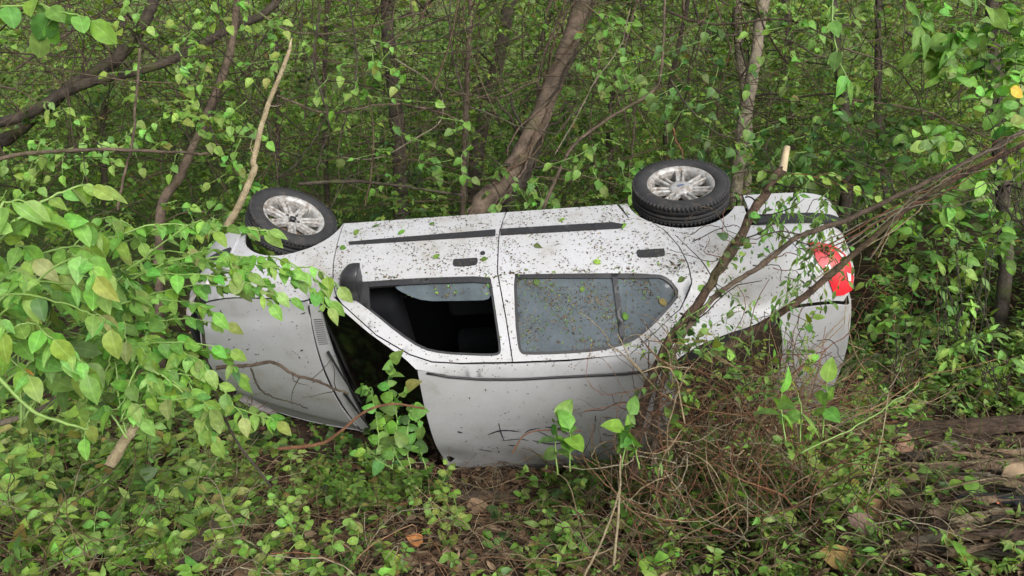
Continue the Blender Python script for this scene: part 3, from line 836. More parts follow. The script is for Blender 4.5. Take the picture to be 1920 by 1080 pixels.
mxg = N(nt, 'ShaderNodeMix', data_type='RGBA'); L.new(far.outputs[0], mxg.inputs['Factor']); L.new(rp.outputs[0], mxg.inputs['A']); L.new(rg_.outputs[0], mxg.inputs['B'])
L.new(mxg.outputs['Result'], b.inputs['Base Color']); b.inputs['Roughness'].default_value = .9; b.inputs['Specular IOR Level'].default_value = .2
n2 = N(nt, 'ShaderNodeTexNoise', Scale=45.0, Detail=8.0, Roughness=.8); L.new(tc.outputs['Object'], n2.inputs['Vector'])
bp = N(nt, 'ShaderNodeBump', Strength=.9, Distance=.03); L.new(n2.outputs[0], bp.inputs['Height']); L.new(bp.outputs[0], b.inputs['Normal'])
tag(link('ground', me, m), kind='structure')

# ------------------------------------------------------------------ leaf makers
def ovate(w=.30, fold=.07, droop=.10, notch=0.0, tip=.0):
    """six points, five-ish triangles: ovate leaf along +x, face up +z"""
    V = np.array([[0, 0, 0], [.22 - notch, w, fold], [.60, w * .82, fold - droop * .4], [1, 0, -droop], [.60, -w * .82, fold - droop * .4], [.22 - notch, -w, fold], [.36, 0, -.01]], np.float32)
    F = np.array([[6, 0, 5], [6, 5, 4], [6, 4, 3], [6, 3, 2], [6, 2, 1], [6, 1, 0]])
    return V, F
LT = {'ovate': ovate(.26), 'heart': ovate(.42, .06, .14, .16), 'lance': ovate(.15, .05, .2), 'round': ovate(.40, .05, .05, .02)}

def frames(d, n):
    """matrices (N,3,3) whose columns are x = along leaf, y = across, z = normal"""
    d = d / (np.linalg.norm(d, axis=1)[:, None] + 1e-9)
    y = np.cross(n, d); y /= np.linalg.norm(y, axis=1)[:, None] + 1e-9
    z = np.cross(d, y)
    return np.stack([d, y, z], 2)

def scatter(geo, pos, d, n, size, col, kind='ovate'):
    V, F = LT[kind]; k = len(V); m_ = len(pos)
    if m_ == 0: return
    Rm = frames(d, n)
    W = np.einsum('nij,kj->nki', Rm, V) * np.asarray(size)[:, None, None] + pos[:, None]
    FF = (F[None] + (np.arange(m_) * k)[:, None, None]).reshape(-1, 3)
    C = np.repeat(np.asarray(col), k, 0)
    geo.add(W.reshape(-1, 3), FF, C)

def rnd(n, s=1.0): return RNG.standard_normal((n, 3)) * s
def unit(v): return v / (np.linalg.norm(v, axis=-1, keepdims=True) + 1e-9)
# leaf albedos, dark to light
PAL = np.array([[.031, .061, .020], [.053, .101, .026], [.088, .160, .036], [.135, .232, .044], [.188, .312, .058], [.250, .378, .090]])
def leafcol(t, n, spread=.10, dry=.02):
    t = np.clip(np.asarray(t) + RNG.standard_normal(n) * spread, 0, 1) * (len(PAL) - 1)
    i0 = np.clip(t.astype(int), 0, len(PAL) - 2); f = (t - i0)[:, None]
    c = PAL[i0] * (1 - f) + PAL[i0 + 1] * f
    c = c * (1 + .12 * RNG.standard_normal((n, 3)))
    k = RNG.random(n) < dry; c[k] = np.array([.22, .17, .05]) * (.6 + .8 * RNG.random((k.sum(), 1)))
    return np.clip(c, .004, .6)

def spray(geo, p0, d0, length, nl, size, tone, kind='ovate', stem_geo=None, droop=.5, stem_col=(.06, .07, .025), rs=.0018):
    """a leafy shoot: curved stem with leaves alternating down its length"""
    p0 = np.asarray(p0, float); d0 = unit(np.asarray(d0, float))
    t = np.linspace(0, 1, 6)[:, None]
    P = p0 + d0 * t * length + np.array([0, 0, -1]) * (t ** 2) * length * droop * .5 + np.cumsum(rnd(6, .012 * length), 0)
    if stem_geo is not None: stem_geo.add(*tube(P, np.linspace(rs, rs * .5, 6), 3, cap=False), C=stem_col)
    u = np.sort(.12 + .88 * RNG.random(nl)); q = u * 5; k = np.clip(q.astype(int), 0, 4); f = (q - k)[:, None]
    pos = P[k] * (1 - f) + P[k + 1] * f
    side = unit(np.cross(d0, [0, 0, 1]) + 1e-6)
    sg = np.where(np.arange(nl) % 2 == 0, 1, -1)[:, None]
    d = d0 * .5 + side * sg * .9 + rnd(nl, .35) + np.array([0, 0, -.35])
    n = np.array([0, -.35, .85]) + rnd(nl, .33)
    scatter(geo, pos, d, n, size * (.6 + .7 * RNG.random(nl)), leafcol(np.full(nl, tone), nl), kind)

def region(n, u0, u1, v0, v1, d0, d1):
    """n points in the slab of the wood seen between these picture edges, at distances d0..d1"""
    u = RNG.uniform(u0, u1, n); v = RNG.uniform(v0, v1, n); d = RNG.uniform(d0, d1, n)
    x, z = (u - 960) / FPX * d, (540 - v) / FPX * d
    return np.stack([x, d * _cp + z * _sp, CAM_H - d * _sp + z * _cp], 1)

def above_ground(P, h=.02):
    g_ = gz(P[:, 0], P[:, 1]); return P[P[:, 2] > g_ + h]

# ------------------------------------------------------------------ trees whose trunks show
def tree(name, label, path, r0, r1, bark, group=None, cat='tree', crown=None, sides=9, limbs=(), extend=True, leaves=0, leaf=('heart', .07, .6), twigs=10):
    """path: picture points (u, v, d) from the foot up; goes on above the frame when extend"""
    P = [P3(*p) for p in path]
    base = P[0].copy(); gzb = float(gz(base[0], base[1]))
    if gzb < base[2] - .02 and extend is not None:
        dirn = unit(P[0] - P[1]) * np.array([1, 1, 0])
        foot = P[0] + dirn * .22 * (base[2] - gzb); foot[2] = float(gz(foot[0], foot[1])) - .06
        P = [foot] + P
    if extend:
        d = unit(P[-1] - P[-2]); d = unit(d + np.array([0, 0, .5])); P += [P[-1] + d * 1.1 + rnd(1, .12)[0], P[-1] + d * 2.4 + rnd(1, .3)[0]]
    C_ = catmull(P, 14 + 5 * len(P)); n = len(C_)
    C_ += np.cumsum(rnd(n, r0 * .09), 0) * np.linspace(0, 1, n)[:, None] * .5
    rad = np.linspace(r0, r1, n) * (1 + .06 * RNG.standard_normal(n)); rad[:2] *= 1.15
    e = empty(name, C_[0]); tag(e, label, cat, group)
    off = -C_[0]
    V, F = tube(C_ + off, rad, sides, .05)
    link('trunk', np_mesh('trunk', V, F, smooth=True), M[bark], e)
    for (tt, q, rr) in limbs:                       # limb: from path fraction tt through picture points q
        s0 = C_[int(tt * (n - 1))]
        LP = catmull([s0] + [P3(*p) for p in q], 22); LP += np.cumsum(rnd(22, .008), 0)
        V, F = tube(LP + off, np.linspace(rr, rr * .35, 22), 7, .04)
        link('limb', np_mesh('limb', V, F, smooth=True), M[bark], e)
    tw, lf = Geo(), Geo()
    for k in range(twigs):
        s0 = C_[RNG.integers(int(n * .3), n)]; dd = unit(rnd(1)[0] + np.array([0, -.2, .5])); ln = RNG.uniform(.5, 1.3)
        TP = s0 + dd * np.linspace(0, 1, 9)[:, None] * ln + np.cumsum(rnd(9, .03), 0)
        tw.add(*tube(TP + off, np.linspace(max(.004, r1 * .25), .002, 9), 4, cap=False), C=(.10, .08, .06))
        for q in range(3): spray(lf, TP[RNG.integers(3, 9)] + off, dd + rnd(1, .6)[0], .35, 9, leaf[1], leaf[2], leaf[0], tw)
    if twigs: link('branches', tw.mesh('branches'), M['twig'], e)['kind'] = 'stuff'
    if lf.n: link('crown', lf.mesh('crown'), M['leaf'], e)['kind'] = 'stuff'
    return e

tree('leaning_tree', 'thick brown double-stemmed trunk leaning right behind the middle of the overturned car',
     [(890, 425, 6.6), (945, 335, 6.8), (1000, 235, 7.0), (1040, 130, 7.2), (1092, -10, 7.4)], .095, .080, 'bark_brown', limbs=[], leaf=('ovate', .07, .4))
tree('leaning_tree', 'slimmer shaggy trunk leaning right just beside the thick double trunk behind the car',
     [(945, 415, 6.9), (985, 320, 7.0), (1022, 215, 7.15), (1066, 110, 7.3), (1112, -10, 7.5)], .075, .05, 'bark_dark', leaf=('ovate', .07, .4))
tree('forest_tree', 'pale smooth straight trunk standing up behind the rear wheel of the car',
     [(1385, 300, 7.2), (1402, 200, 7.3), (1420, 100, 7.4), (1440, -10, 7.5)], .068, .048, 'bark_pale', leaf=('heart', .07, .5))
tree('forest_tree', 'thin pale trunk close to the left of the smooth straight trunk behind the rear wheel',
     [(1402, 310, 8.2), (1397, 180, 8.2), (1385, 90, 8.3), (1378, -10, 8.4)], .05, .04, 'bark_pale', leaf=('heart', .07, .5))
tree('forest_tree', 'dark vine-wrapped trunk left of centre in the shade behind the car',
     [(752, 400, 8.8), (748, 250, 8.9), (735, 130, 9.0), (725, -10, 9.1)], .09, .07, 'bark_dark', leaf=('ovate', .07, .3))
tree('forest_tree', 'dark trunk tilting right in the shade between the vine-wrapped trunk and the leaning double trunk',
     [(890, 330, 10.0), (910, 210, 10.2), (935, 110, 10.4), (962, -10, 10.6)], .10, .08, 'bark_dark', leaf=('ovate', .08, .4))
tree('bent_tree', 'big dark limb arching from the left edge up to the right behind light green leaves',
     [(-90, 330, 7.8), (20, 255, 7.6), (130, 165, 7.5), (220, 110, 7.4), (275, 40, 7.4), (300, -20, 7.5)], .062, .05, 'bark_dark', leaf=('heart', .08, .8))
tree('bent_tree', 'long dark limb lying low towards the right under the arching limb',
     [(-80, 290, 7.4), (50, 215, 7.2), (150, 160, 7.1), (260, 132, 7.1), (335, 105, 7.2), (430, 55, 7.3), (520, 5, 7.4)], .050, .03, 'bark_dark', leaf=('heart', .08, .8))
tree('forest_tree', 'brown leaning sapling trunk behind the shrub left of the front wheel',
     [(300, 410, 6.6), (335, 335, 6.7), (375, 245, 6.9), (420, 130, 7.1), (440, 40, 7.2)], .042, .028, 'bark_brown', leaf=('heart', .08, .75))
tree('forest_tree', 'slim dark trunk at the right behind the hanging leaves',
     [(1588, 330, 8.0), (1582, 200, 8.0), (1568, 90, 8.1), (1560, -10, 8.2)], .06, .045, 'bark_dark', leaf=('ovate', .08, .4))
tree('forest_tree', 'thin brown trunk rising straight between the double trunk and the dark vine-wrapped trunk',
     [(868, 390, 7.8), (872, 260, 7.9), (878, 120, 7.9), (885, -10, 8.0)], .032, .026, 'bark_brown', leaf=('ovate', .07, .4))
tree('forest_tree', 'thin shadowy trunk at the far right edge behind the round-leaved bush',
     [(1870, 640, 5.9), (1885, 480, 6.2), (1872, 250, 6.5), (1860, -10, 6.8)], .055, .045, 'bark_dark', leaf=('ovate', .08, .6))
TRUNK = catmull([P3(*q) for q in [(890, 425, 6.6), (945, 335, 6.8), (1000, 235, 7.0), (1040, 130, 7.2), (1092, -10, 7.4)]], 60)
for k in range(7):
    ph = RNG.uniform(0, 6.28); a0 = RNG.integers(0, 12); tt = np.linspace(0, 1, 60 - a0); w = RNG.uniform(.3, 2.0); rr = .105 - .03 * tt
    W = TRUNK[a0:] + np.stack([np.cos(ph + tt * w * 6) * rr, np.sin(ph + tt * w * 6) * rr, 0 * tt], 1) * RNG.uniform(1.0, 1.5) + np.cumsum(rnd(60 - a0, .006), 0)
    V, F = tube(W - W[0], np.linspace(.012, .006, 60 - a0), 5); o = link('clinging_vine', np_mesh('clinging_vine', V, F, smooth=True), M['bark_branch' if k % 2 else 'bark_brown']); o.location = W[0]
    tag(o, 'woody vine clinging to the leaning double trunk behind the car', 'vine', 'woody vines clinging to the double trunk')
for (u, d, r_) in ((615, 10.5, .04), (1150, 10.0, .05), (1250, 9.2, .035), (1480, 10.5, .05), (1660, 9.0, .045), (520, 9.5, .035), (200, 10.5, .05), (1010, 11.5, .05)):
    tree('forest_tree', 'dim slender trunk deep in the thicket behind the car', [(u, 390, d), (u + RNG.uniform(-25, 25), 200, d + .2), (u + RNG.uniform(-50, 50), -10, d + .3)], r_, r_ * .7, 'bark_dark', group='dim trunks deep in the thicket', sides=7, leaf=('ovate', .09, .5), twigs=8)

# ------------------------------------------------------------------ the thicket behind: leaf masses and tangled stems
far_leaf, mid_leaf, near_leaf = Geo(), Geo(), Geo()
tangle = Geo()
def cluster(geo, P, tone_f, nl, size, kinds, spread, stem=None, ln=.45):
    for p in P:
        nv_ = noise.noise(Vector(p) * .75) + .5 * noise.noise(Vector(p) * 1.9)
        if nv_ < -.16 and p[1] < 10.5: continue                     # gaps between clumps
        t = tone_f(p) + .30 * nv_; kd = kinds[RNG.integers(len(kinds))]
        spray(geo, p, rnd(1)[0] * np.array([1, .7, .6]) + np.array([0, -.2, 0]), ln * RNG.uniform(.6, 1.3), int(nl * (1.15 + .5 * max(0, nv_))), size * RNG.uniform(.75, 1.25), np.clip(t + RNG.normal(0, spread), 0, 1), kd, stem)
# far: palest leaf tones at the back, sunlit look put into the colour
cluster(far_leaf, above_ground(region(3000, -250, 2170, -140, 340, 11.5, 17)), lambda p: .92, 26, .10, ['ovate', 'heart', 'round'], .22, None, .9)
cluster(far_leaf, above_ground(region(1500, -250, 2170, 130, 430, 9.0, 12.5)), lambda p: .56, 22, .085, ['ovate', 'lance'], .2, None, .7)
# middle depth
cluster(mid_leaf, above_ground(region(1700, -200, 2120, -80, 270, 7.4, 10.8)), lambda p: .66, 16, .058, ['ovate', 'heart', 'lance'], .22, tangle, .5)
cluster(mid_leaf, above_ground(region(1350, -100, 2050, 190, 420, 6.9, 9.5)), lambda p: .46, 15, .055, ['ovate', 'lance', 'heart'], .2, tangle, .45)
can = Geo()  # leaf mass added above the frame to keep sky light off the thicket
for k in range(430):
    p = np.array([RNG.uniform(-10, 10), RNG.uniform(7.4, 11.0), 0]); p[2] = RNG.uniform(4.9, 7.5) + .12 * (p[1] - 7)
    if math.sin(p[0] * 1.1 + 1) + math.cos(p[1] * 1.3 + p[0] * .5) > .9: continue      # holes where the sky comes through
    spray(can, p, rnd(1)[0] * np.array([1, 1, .3]), RNG.uniform(.7, 1.3), 26, .15, .6, ['ovate', 'heart'][k % 2])
tag(link('added_shade_canopy', can.mesh('added_shade_canopy'), M['leaf']), 'unseen leafy canopy added overhead to shade the thicket behind the car', 'foliage', kind='stuff')
tag(link('distant_foliage', far_leaf.mesh('distant_foliage'), M['leaf']), 'bright mass of foliage filling the wood far behind the car', 'foliage', kind='stuff')
tag(link('thicket_foliage', mid_leaf.mesh('thicket_foliage'), M['leaf']), 'mid green leaves of the thicket between the trunks behind the car', 'foliage', kind='stuff')

def wild(p, d, ln, n=14, wob=.06, sag=0.0):
    t = np.linspace(0, 1, n)[:, None]
    a = rnd(1)[0]; a2 = rnd(1)[0]
    return np.asarray(p) + unit(np.asarray(d, float)) * t * ln + np.cumsum(rnd(n, wob * ln / n * 1.2), 0) + a * (np.sin(t * 3.0) * wob * ln) * np.array([1, 1, .4]) + a2 * np.sin(t * 6.5) * wob * .4 * ln + np.array([0, 0, -sag]) * (4 * t * (1 - t))
for k in range(2300):
    p = region(1, -200, 2120, -60, 420, 6.5, 11.0)[0]
    up = RNG.random()
    d = np.array([RNG.normal(0, .6), RNG.normal(0, .3), 1.0]) if up < .55 else np.array([RNG.choice([-1, 1]), RNG.normal(0, .3), RNG.normal(.1, .35)])
    ln = RNG.uniform(.6, 2.6); r_ = RNG.choice([.003, .004, .006, .009, .014], p=[.42, .34, .16, .06, .02])
    c = np.array([.17, .135, .10]) * RNG.uniform(.3, 1.5) * np.array([1, RNG.uniform(.85, 1.0), RNG.uniform(.75, 1.0)])
    tangle.add(*tube(wild(p, d, ln), np.linspace(r_, r_ * .5, 14), 5 if r_ > .005 else 4, cap=False), C=c)
tag(link('twig_tangle', tangle.mesh('twig_tangle', smooth=True), M['twig']), 'countless thin bare stems tangled through the thicket behind the car', 'twigs', kind='stuff')

# ------------------------------------------------------------------ stems, vines and sticks one can follow singly
def stick(name, label, path, r0, r1, mat, cat, group=None, n=40, wob=.004, sides=8, lump=.05, parent=None):
    P = catmull([P3(*p) for p in path], n); P = P + np.cumsum(rnd(n, wob), 0) * np.linspace(.2, 1, n)[:, None]
    b_ = P[0]
    V, F = tube(P - b_, np.linspace(r0, r1, n) * (1 + .05 * RNG.standard_normal(n)), sides, lump)
    o = link(name, np_mesh(name, V, F, smooth=True), M[mat]); o.location = b_
    tag(o, label, cat, group)
    return o, P
def pieces(parent, P, name, rad, mat, n=5, ln=.25):
    """side twigs of a stick"""
    for k in range(n):
        q = P[RNG.integers(len(P) // 4, len(P))]
        W = wild(q, rnd(1)[0] + np.array([0, 0, .4]), RNG.uniform(.5, 1.3) * ln, 9, .08)
        link(name, np_mesh(name, *tube(W - P[0], np.linspace(rad, rad * .4, 9), 4), smooth=True), M[mat], parent)

o, P = stick('broken_sapling', 'bare pale sapling stem with a splintered top rising left of the front wheel', [(425, 425, 5.2), (448, 385, 5.2), (476, 318, 5.25), (474, 300, 5.25), (500, 200, 5.3), (528, 130, 5.3), (541, 92, 5.3)], .026, .013, 'bark_straw', 'sapling', wob=.0015)
V, F = tube([P[-1] - P[0], P[-1] - P[0] + np.array([.005, 0, .035]), P[-1] - P[0] + np.array([.02, 0, .075])], [.014, .010, .002], 6); link('splintered_tip', np_mesh('tip', V, F), M['wood_cut'], o)
pieces(o, P, 'twig', .004, 'bark_straw', 3, .15)
o, P = stick('bare_branch', 'grey-brown bare branch reaching across the left side at wheel height', [(-30, 305, 6.0), (60, 285, 6.0), (200, 278, 6.0), (330, 281, 6.05), (402, 284, 6.1)], .018, .010, 'bark_brown', 'branch')
pieces(o, P, 'twig', .004, 'bark_dark', 6, .4)
o, P = stick('hanging_vine', 'thin brown vine hanging straight at the left behind the broken sapling', [(262, 90, 6.2), (258, 160, 6.2), (250, 250, 6.2), (232, 330, 6.2), (222, 395, 6.2)], .010, .010, 'bark_brown', 'vine')
o, P = stick('bare_branch', 'brown branch bending up to the right above the middle of the car roofline', [(1018, 392, 6.1), (1045, 330, 6.1), (1075, 275, 6.15), (1150, 220, 6.2), (1225, 175, 6.25), (1240, 120, 6.3), (1246, -10, 6.4)], .015, .010, 'bark_brown', 'branch')
pieces(o, P, 'twig', .004, 'bark_brown', 5, .35)
o, P = stick('bare_branch', 'dark bare branch lying level between the front wheel and the double trunk', [(560, 345, 6.6), (660, 340, 6.6), (760, 348, 6.6), (870, 358, 6.6)], .017, .010, 'bark_dark', 'branch')
pieces(o, P, 'twig', .004, 'bark_dark', 6, .35)
o, P = stick('hanging_vine', 'pale looping vine curving down left of the double trunk', [(740, 110, 6.9), (800, 150, 6.9), (826, 185, 6.9), (818, 230, 6.9), (770, 265, 6.9), (700, 300, 6.9), (640, 300, 6.9)], .006, .005, 'bark_pale', 'vine')
o, P = stick('hanging_vine', 'long thin pale vine slanting up to the right past the double trunk', [(1040, 290, 6.6), (1075, 230, 6.6), (1110, 160, 6.6), (1160, 90, 6.6), (1180, 20, 6.6)], .006, .004, 'bark_pale', 'vine')
o, P = stick('hanging_vine', 'dark wiry vine curling beside the top of the rear wheel', [(1258, 150, 5.6), (1290, 200, 5.6), (1330, 240, 5.7), (1400, 270, 5.9)], .007, .005, 'bark_dark', 'vine')
o, P = stick('hanging_vine', 'short orange-brown tendril dangling above the rear wheel', [(1262, 240, 5.1), (1275, 272, 5.1), (1296, 303, 5.05)], .006, .004, 'red_twig', 'vine')
o, P = stick('hanging_vine', 'thin arched vine making a loop at the right beyond the rear bumper', [(1580, 90, 5.6), (1680, 130, 5.6), (1720, 200, 5.6), (1735, 280, 5.6)], .006, .004, 'bark_brown', 'vine')
vs_ = [((600, 10), (590, 120), (612, 230), (600, 340)), ((560, 30), (575, 160), (560, 280), (540, 350)), ((655, 0), (668, 140), (640, 290), (650, 390)), ((845, 0), (852, 90), (880, 250), (870, 390)),
       ((1125, 20), (1128, 120), (1115, 230), (1130, 320)), ((1195, 0), (1170, 110), (1190, 220), (1180, 330)), ((1300, 0), (1330, 60), (1450, 60), (1560, 120)), ((480, 20), (560, 60), (690, 50), (800, 20)),
       ((100, 20), (140, 100), (120, 210), (150, 300)), ((360, 30), (330, 160), (350, 260), (320, 340)), ((1480, 20), (1475, 130), (1490, 240), (1480, 320)), ((1640, 10), (1655, 130), (1640, 260), (1660, 380)),
       ((930, 20), (880, 60), (800, 90), (690, 100)), ((1010, 150), (930, 180), (860, 170), (780, 130)), ((520, 180), (620, 210), (740, 190), (870, 220)), ((880, 200), (980, 240), (1050, 250), (1090, 210)),
       ((620, 390), (660, 330), (740, 290), (830, 275)), ((505, 345), (570, 300), (600, 240), (620, 160)), ((1700, 60), (1760, 90), (1850, 60), (1930, 70)), ((30, 130), (130, 60), (240, 40), (330, 60))]
for k, v in enumerate(vs_):
    d = RNG.uniform(6.5, 7.8); r_ = RNG.choice([.006, .009, .013])
    o, P = stick('hanging_vine', 'thin dark woody vine strung through the thicket behind the car', [(a_, b_, d + .1 * q) for q, (a_, b_) in enumerate(v)], r_, r_ * .7, RNG.choice(['bark_dark', 'bark_dark', 'bark_brown']), 'vine', 'dark vines strung through the thicket', wob=.008, sides=6)
# ------------------------------------------------------------------ single leaves (each an object)
def leaf_mesh(kind, seed):
    """veined leaf blade along +x, length 1, uv = (along, across)"""
    r_ = random.Random(seed); nu, nv = 7, 5
    prof = {'ovate': lambda t: .30 * math.sin(math.pi * t ** .72) ** .85, 'lance': lambda t: .185 * math.sin(math.pi * t ** .8), 'heart': lambda t: .40 * math.sin(math.pi * t ** .55) ** .8,
            'round': lambda t: .36 * math.sin(math.pi * t ** .8) ** .6}[kind]
    fold = r_.uniform(.05, .28); droop = r_.uniform(.05, .38); tw = r_.uniform(-.5, .5); wav = r_.uniform(.0, .035); bend = r_.uniform(-.10, .10)
    V, UV = [], []
    for i in range(nu):
        t = i / (nu - 1); hw = max(.004, prof(min(.999, t)))
        for j in range(nv):
            s = -1 + 2 * j / (nv - 1)
            y = s * hw; z = fold * abs(y) - droop * t * t + wav * math.sin(7 * t + 3 * s + seed)
            a = tw * t * .6; y, z = y * math.cos(a) - 0 * z, z + y * math.sin(a)
            x = t + (-.13 * (s * s) * (1 - t) ** 3 if kind == 'heart' else 0)
            V.append((x, y + bend * t * t, z)); UV.append((t, s * hw * 2.2))
    F = [(i * nv + j, (i + 1) * nv + j, (i + 1) * nv + j + 1, i * nv + j + 1) for i in range(nu - 1) for j in range(nv - 1)]
    me = bpy.data.meshes.new('leaf_' + kind); me.from_pydata(V, [], F); me.update(); me.shade_smooth()
    uvl = me.uv_layers.new(name='UVMap')
    for lp in me.loops: uvl.data[lp.index].uv = UV[lp.vertex_index]
    me.materials.append(M['leaf_big'])
    return me
LEAF = {k: [leaf_mesh(k, 10 * q + s) for s in range(5)] for q, k in enumerate(('ovate', 'lance', 'heart', 'round'))}
DEAD = [leaf_mesh(k, 91 + s) for s, k in enumerate(('ovate', 'heart', 'ovate', 'round'))]
for m_ in DEAD: m_.materials.clear(); m_.materials.append(M['dead_leaf'])

def leaf_ob(parent, pos, d, n, size, col, kind='ovate', name='leaf'):
    """pos in world metres; the parent is an unrotated Empty or mesh"""
    o = bpy.data.objects.new(name, LEAF[kind][RNG.integers(5)] if kind in LEAF else DEAD[RNG.integers(4)])
    COL.objects.link(o)
    Rm = frames(np.asarray(d, float)[None], np.asarray(n, float)[None])[0]
    m4 = Matrix.Identity(4)
    for a in range(3):
        for b_ in range(3): m4[a][b_] = float(Rm[a, b_] * size)
        m4[a][3] = float(pos[a])
    if parent:
        o.parent = parent; m4.translation = m4.translation - parent.location
    o.matrix_local = m4
    o.color = (*[float(c) for c in col], 1)
    return o

LEAFTINT = np.array([.84, 1.0, .95])
def leafy_stem(parent, path, r0, gap, size, tone, kind, stem_mat, n_pts=30, start=.1, up=(0, -.45, .85), jit=.4, droop=.35, whorl=1, names=('stem', 'leaf'), dry=.0, hang=0.0):
    P = catmull(path, n_pts); P = P + np.cumsum(rnd(n_pts, .0025), 0)
    V, F = tube(P - np.array(parent.location), np.linspace(r0, r0 * .45, n_pts), 6)
    link(names[0], np_mesh(names[0], V, F, smooth=True), M[stem_mat], parent)
    T = unit(np.gradient(P, axis=0)); ln = np.linalg.norm(np.diff(P, axis=0), axis=1).sum()
    nl = max(2, int(ln * (1 - start) / gap))
    for q in range(nl):
        f = start + (1 - start) * (q + .5) / nl; k = min(n_pts - 1, int(f * (n_pts - 1)))
        for w in range(whorl):
            sd = unit(np.cross(T[k], [0, .2, 1])) * (1 if (q + w) % 2 == 0 else -1)
            d = T[k] * RNG.uniform(.2, .8) + sd * RNG.uniform(.5, 1.0) + rnd(1, jit)[0] * .6 + np.array([0, 0, -droop - hang])
            nn = np.array(up) + rnd(1, jit)[0]
            leaf_ob(parent, P[k], d, nn, size * RNG.uniform(.6, 1.2) * (.75 + .25 * math.sin(math.pi * f)), leafcol([tone], 1, .14, dry)[0] * LEAFTINT, ('lance' if RNG.random() < .3 else 'round' if RNG.random() < .12 else kind) if kind == 'ovate' else kind, names[1])
    leaf_ob(parent, P[-1], T[-1] + np.array([0, 0, -droop]), np.array(up) + rnd(1, jit * .6)[0], size * 1.05, leafcol([tone + .05], 1, .08, 0)[0], kind, names[1])
    return P

def plant(name, label, cat, paths, size, gap, tone, kind='ovate', r0=.005, stem='green_stem', group=None, **kw):
    P0 = np.array(P3(*paths[0][0])); P0[2] = min(P0[2], max(float(gz(P0[0], P0[1])), P0[2] - .4))
    e = empty(name, P0); tag(e, label, cat, group)
    for p in paths: leafy_stem(e, [P3(*q) for q in p], r0, gap, size, tone, kind, stem, **kw)
    return e

# the big shrub on the left
plant('leafy_shrub', 'bright yellow-green shrub with big drooping leaves at the left edge', 'shrub', [
    [(-90, 640, 2.2), (-20, 470, 2.25), (70, 385, 2.3), (140, 354, 2.35), (185, 362, 2.4)],
    [(-90, 600, 2.1), (-10, 450, 2.1), (60, 410, 2.15), (130, 425, 2.2), (165, 450, 2.25)],
    [(-90, 660, 2.3), (0, 540, 2.3), (80, 480, 2.35), (150, 470, 2.4), (190, 520, 2.4)],
    [(-90, 700, 2.2), (-20, 570, 2.2), (60, 520, 2.25), (120, 530, 2.3), (170, 590, 2.3)],
    [(-90, 560, 2.0), (-40, 440, 2.0), (10, 385, 2.05), (50, 380, 2.1)],
    [(-90, 760, 2.1), (-20, 660, 2.15), (60, 610, 2.2), (110, 640, 2.2)],
    [(-60, 800, 2.3), (20, 700, 2.3), (90, 660, 2.35), (160, 690, 2.4)]], .088, .028, .80, 'ovate', .006, up=(0, -.6, .75), droop=.55)
plant('fallen_leafy_branch', 'dense grey-green leafy branch sprawling over the hood from the left', 'branch', [
    [(60, 520, 2.9), (150, 465, 2.9), (260, 425, 2.95), (360, 418, 3.0), (495, 424, 3.0)],
    [(120, 560, 3.0), (240, 520, 3.0), (360, 485, 3.05), (470, 475, 3.1), (560, 520, 3.1), (612, 570, 3.1)],
    [(130, 600, 3.0), (230, 570, 3.0), (330, 545, 3.0), (430, 540, 3.05), (540, 560, 3.1)],
    [(130, 650, 2.9), (230, 610, 2.9), (330, 590, 2.95), (420, 600, 3.0)],
    [(140, 700, 2.9), (240, 655, 2.9), (330, 640, 2.9), (425, 660, 2.95)],
    [(250, 800, 2.8), (265, 730, 2.85), (300, 690, 2.85), (360, 700, 2.9)],
    [(240, 790, 2.9), (230, 700, 2.9), (210, 640, 2.9), (170, 600, 2.9)],
    [(262, 780, 2.9), (290, 710, 2.9), (280, 640, 2.95), (310, 580, 3.0)],
    [(180, 540, 3.1), (290, 500, 3.1), (380, 510, 3.1), (440, 500, 3.1)]], .074, .023, .76, 'ovate', .005, up=(0, -.65, .7), droop=.4, jit=.5)
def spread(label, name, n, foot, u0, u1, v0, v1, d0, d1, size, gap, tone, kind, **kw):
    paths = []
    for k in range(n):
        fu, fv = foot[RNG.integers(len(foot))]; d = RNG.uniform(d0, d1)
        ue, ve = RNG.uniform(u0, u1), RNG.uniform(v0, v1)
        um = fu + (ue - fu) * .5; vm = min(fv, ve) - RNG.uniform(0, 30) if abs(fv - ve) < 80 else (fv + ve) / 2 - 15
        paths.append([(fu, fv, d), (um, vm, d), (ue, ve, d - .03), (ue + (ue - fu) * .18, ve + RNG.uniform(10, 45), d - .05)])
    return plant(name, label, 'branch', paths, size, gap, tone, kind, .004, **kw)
spread('middle part of the fallen leafy mass with grey-green leaves left of the hood', 'leafy_branch', 13, [(120, 620), (160, 700), (230, 790)], 200, 420, 530, 760, 2.75, 3.05, .074, .028, .74, 'ovate', up=(0, -.65, .7), jit=.5, start=.25)
spread('leafy shoots above the fallen leafy mass reaching the front wheel', 'leafy_branch', 12, [(60, 560), (120, 520), (180, 560)], 200, 480, 400, 540, 2.85, 3.15, .070, .032, .78, 'ovate', up=(0, -.65, .7), jit=.5, start=.25)
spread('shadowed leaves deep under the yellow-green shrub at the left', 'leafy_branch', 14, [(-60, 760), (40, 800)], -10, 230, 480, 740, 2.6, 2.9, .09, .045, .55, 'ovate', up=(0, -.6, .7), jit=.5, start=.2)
spread('bright leafy shoots hanging over the left edge below the yellow-green shrub', 'leafy_branch', 11, [(-110, 700), (-90, 560)], -20, 170, 430, 700, 2.1, 2.4, .082, .036, .84, 'ovate', up=(0, -.6, .75), droop=.6, start=.25)
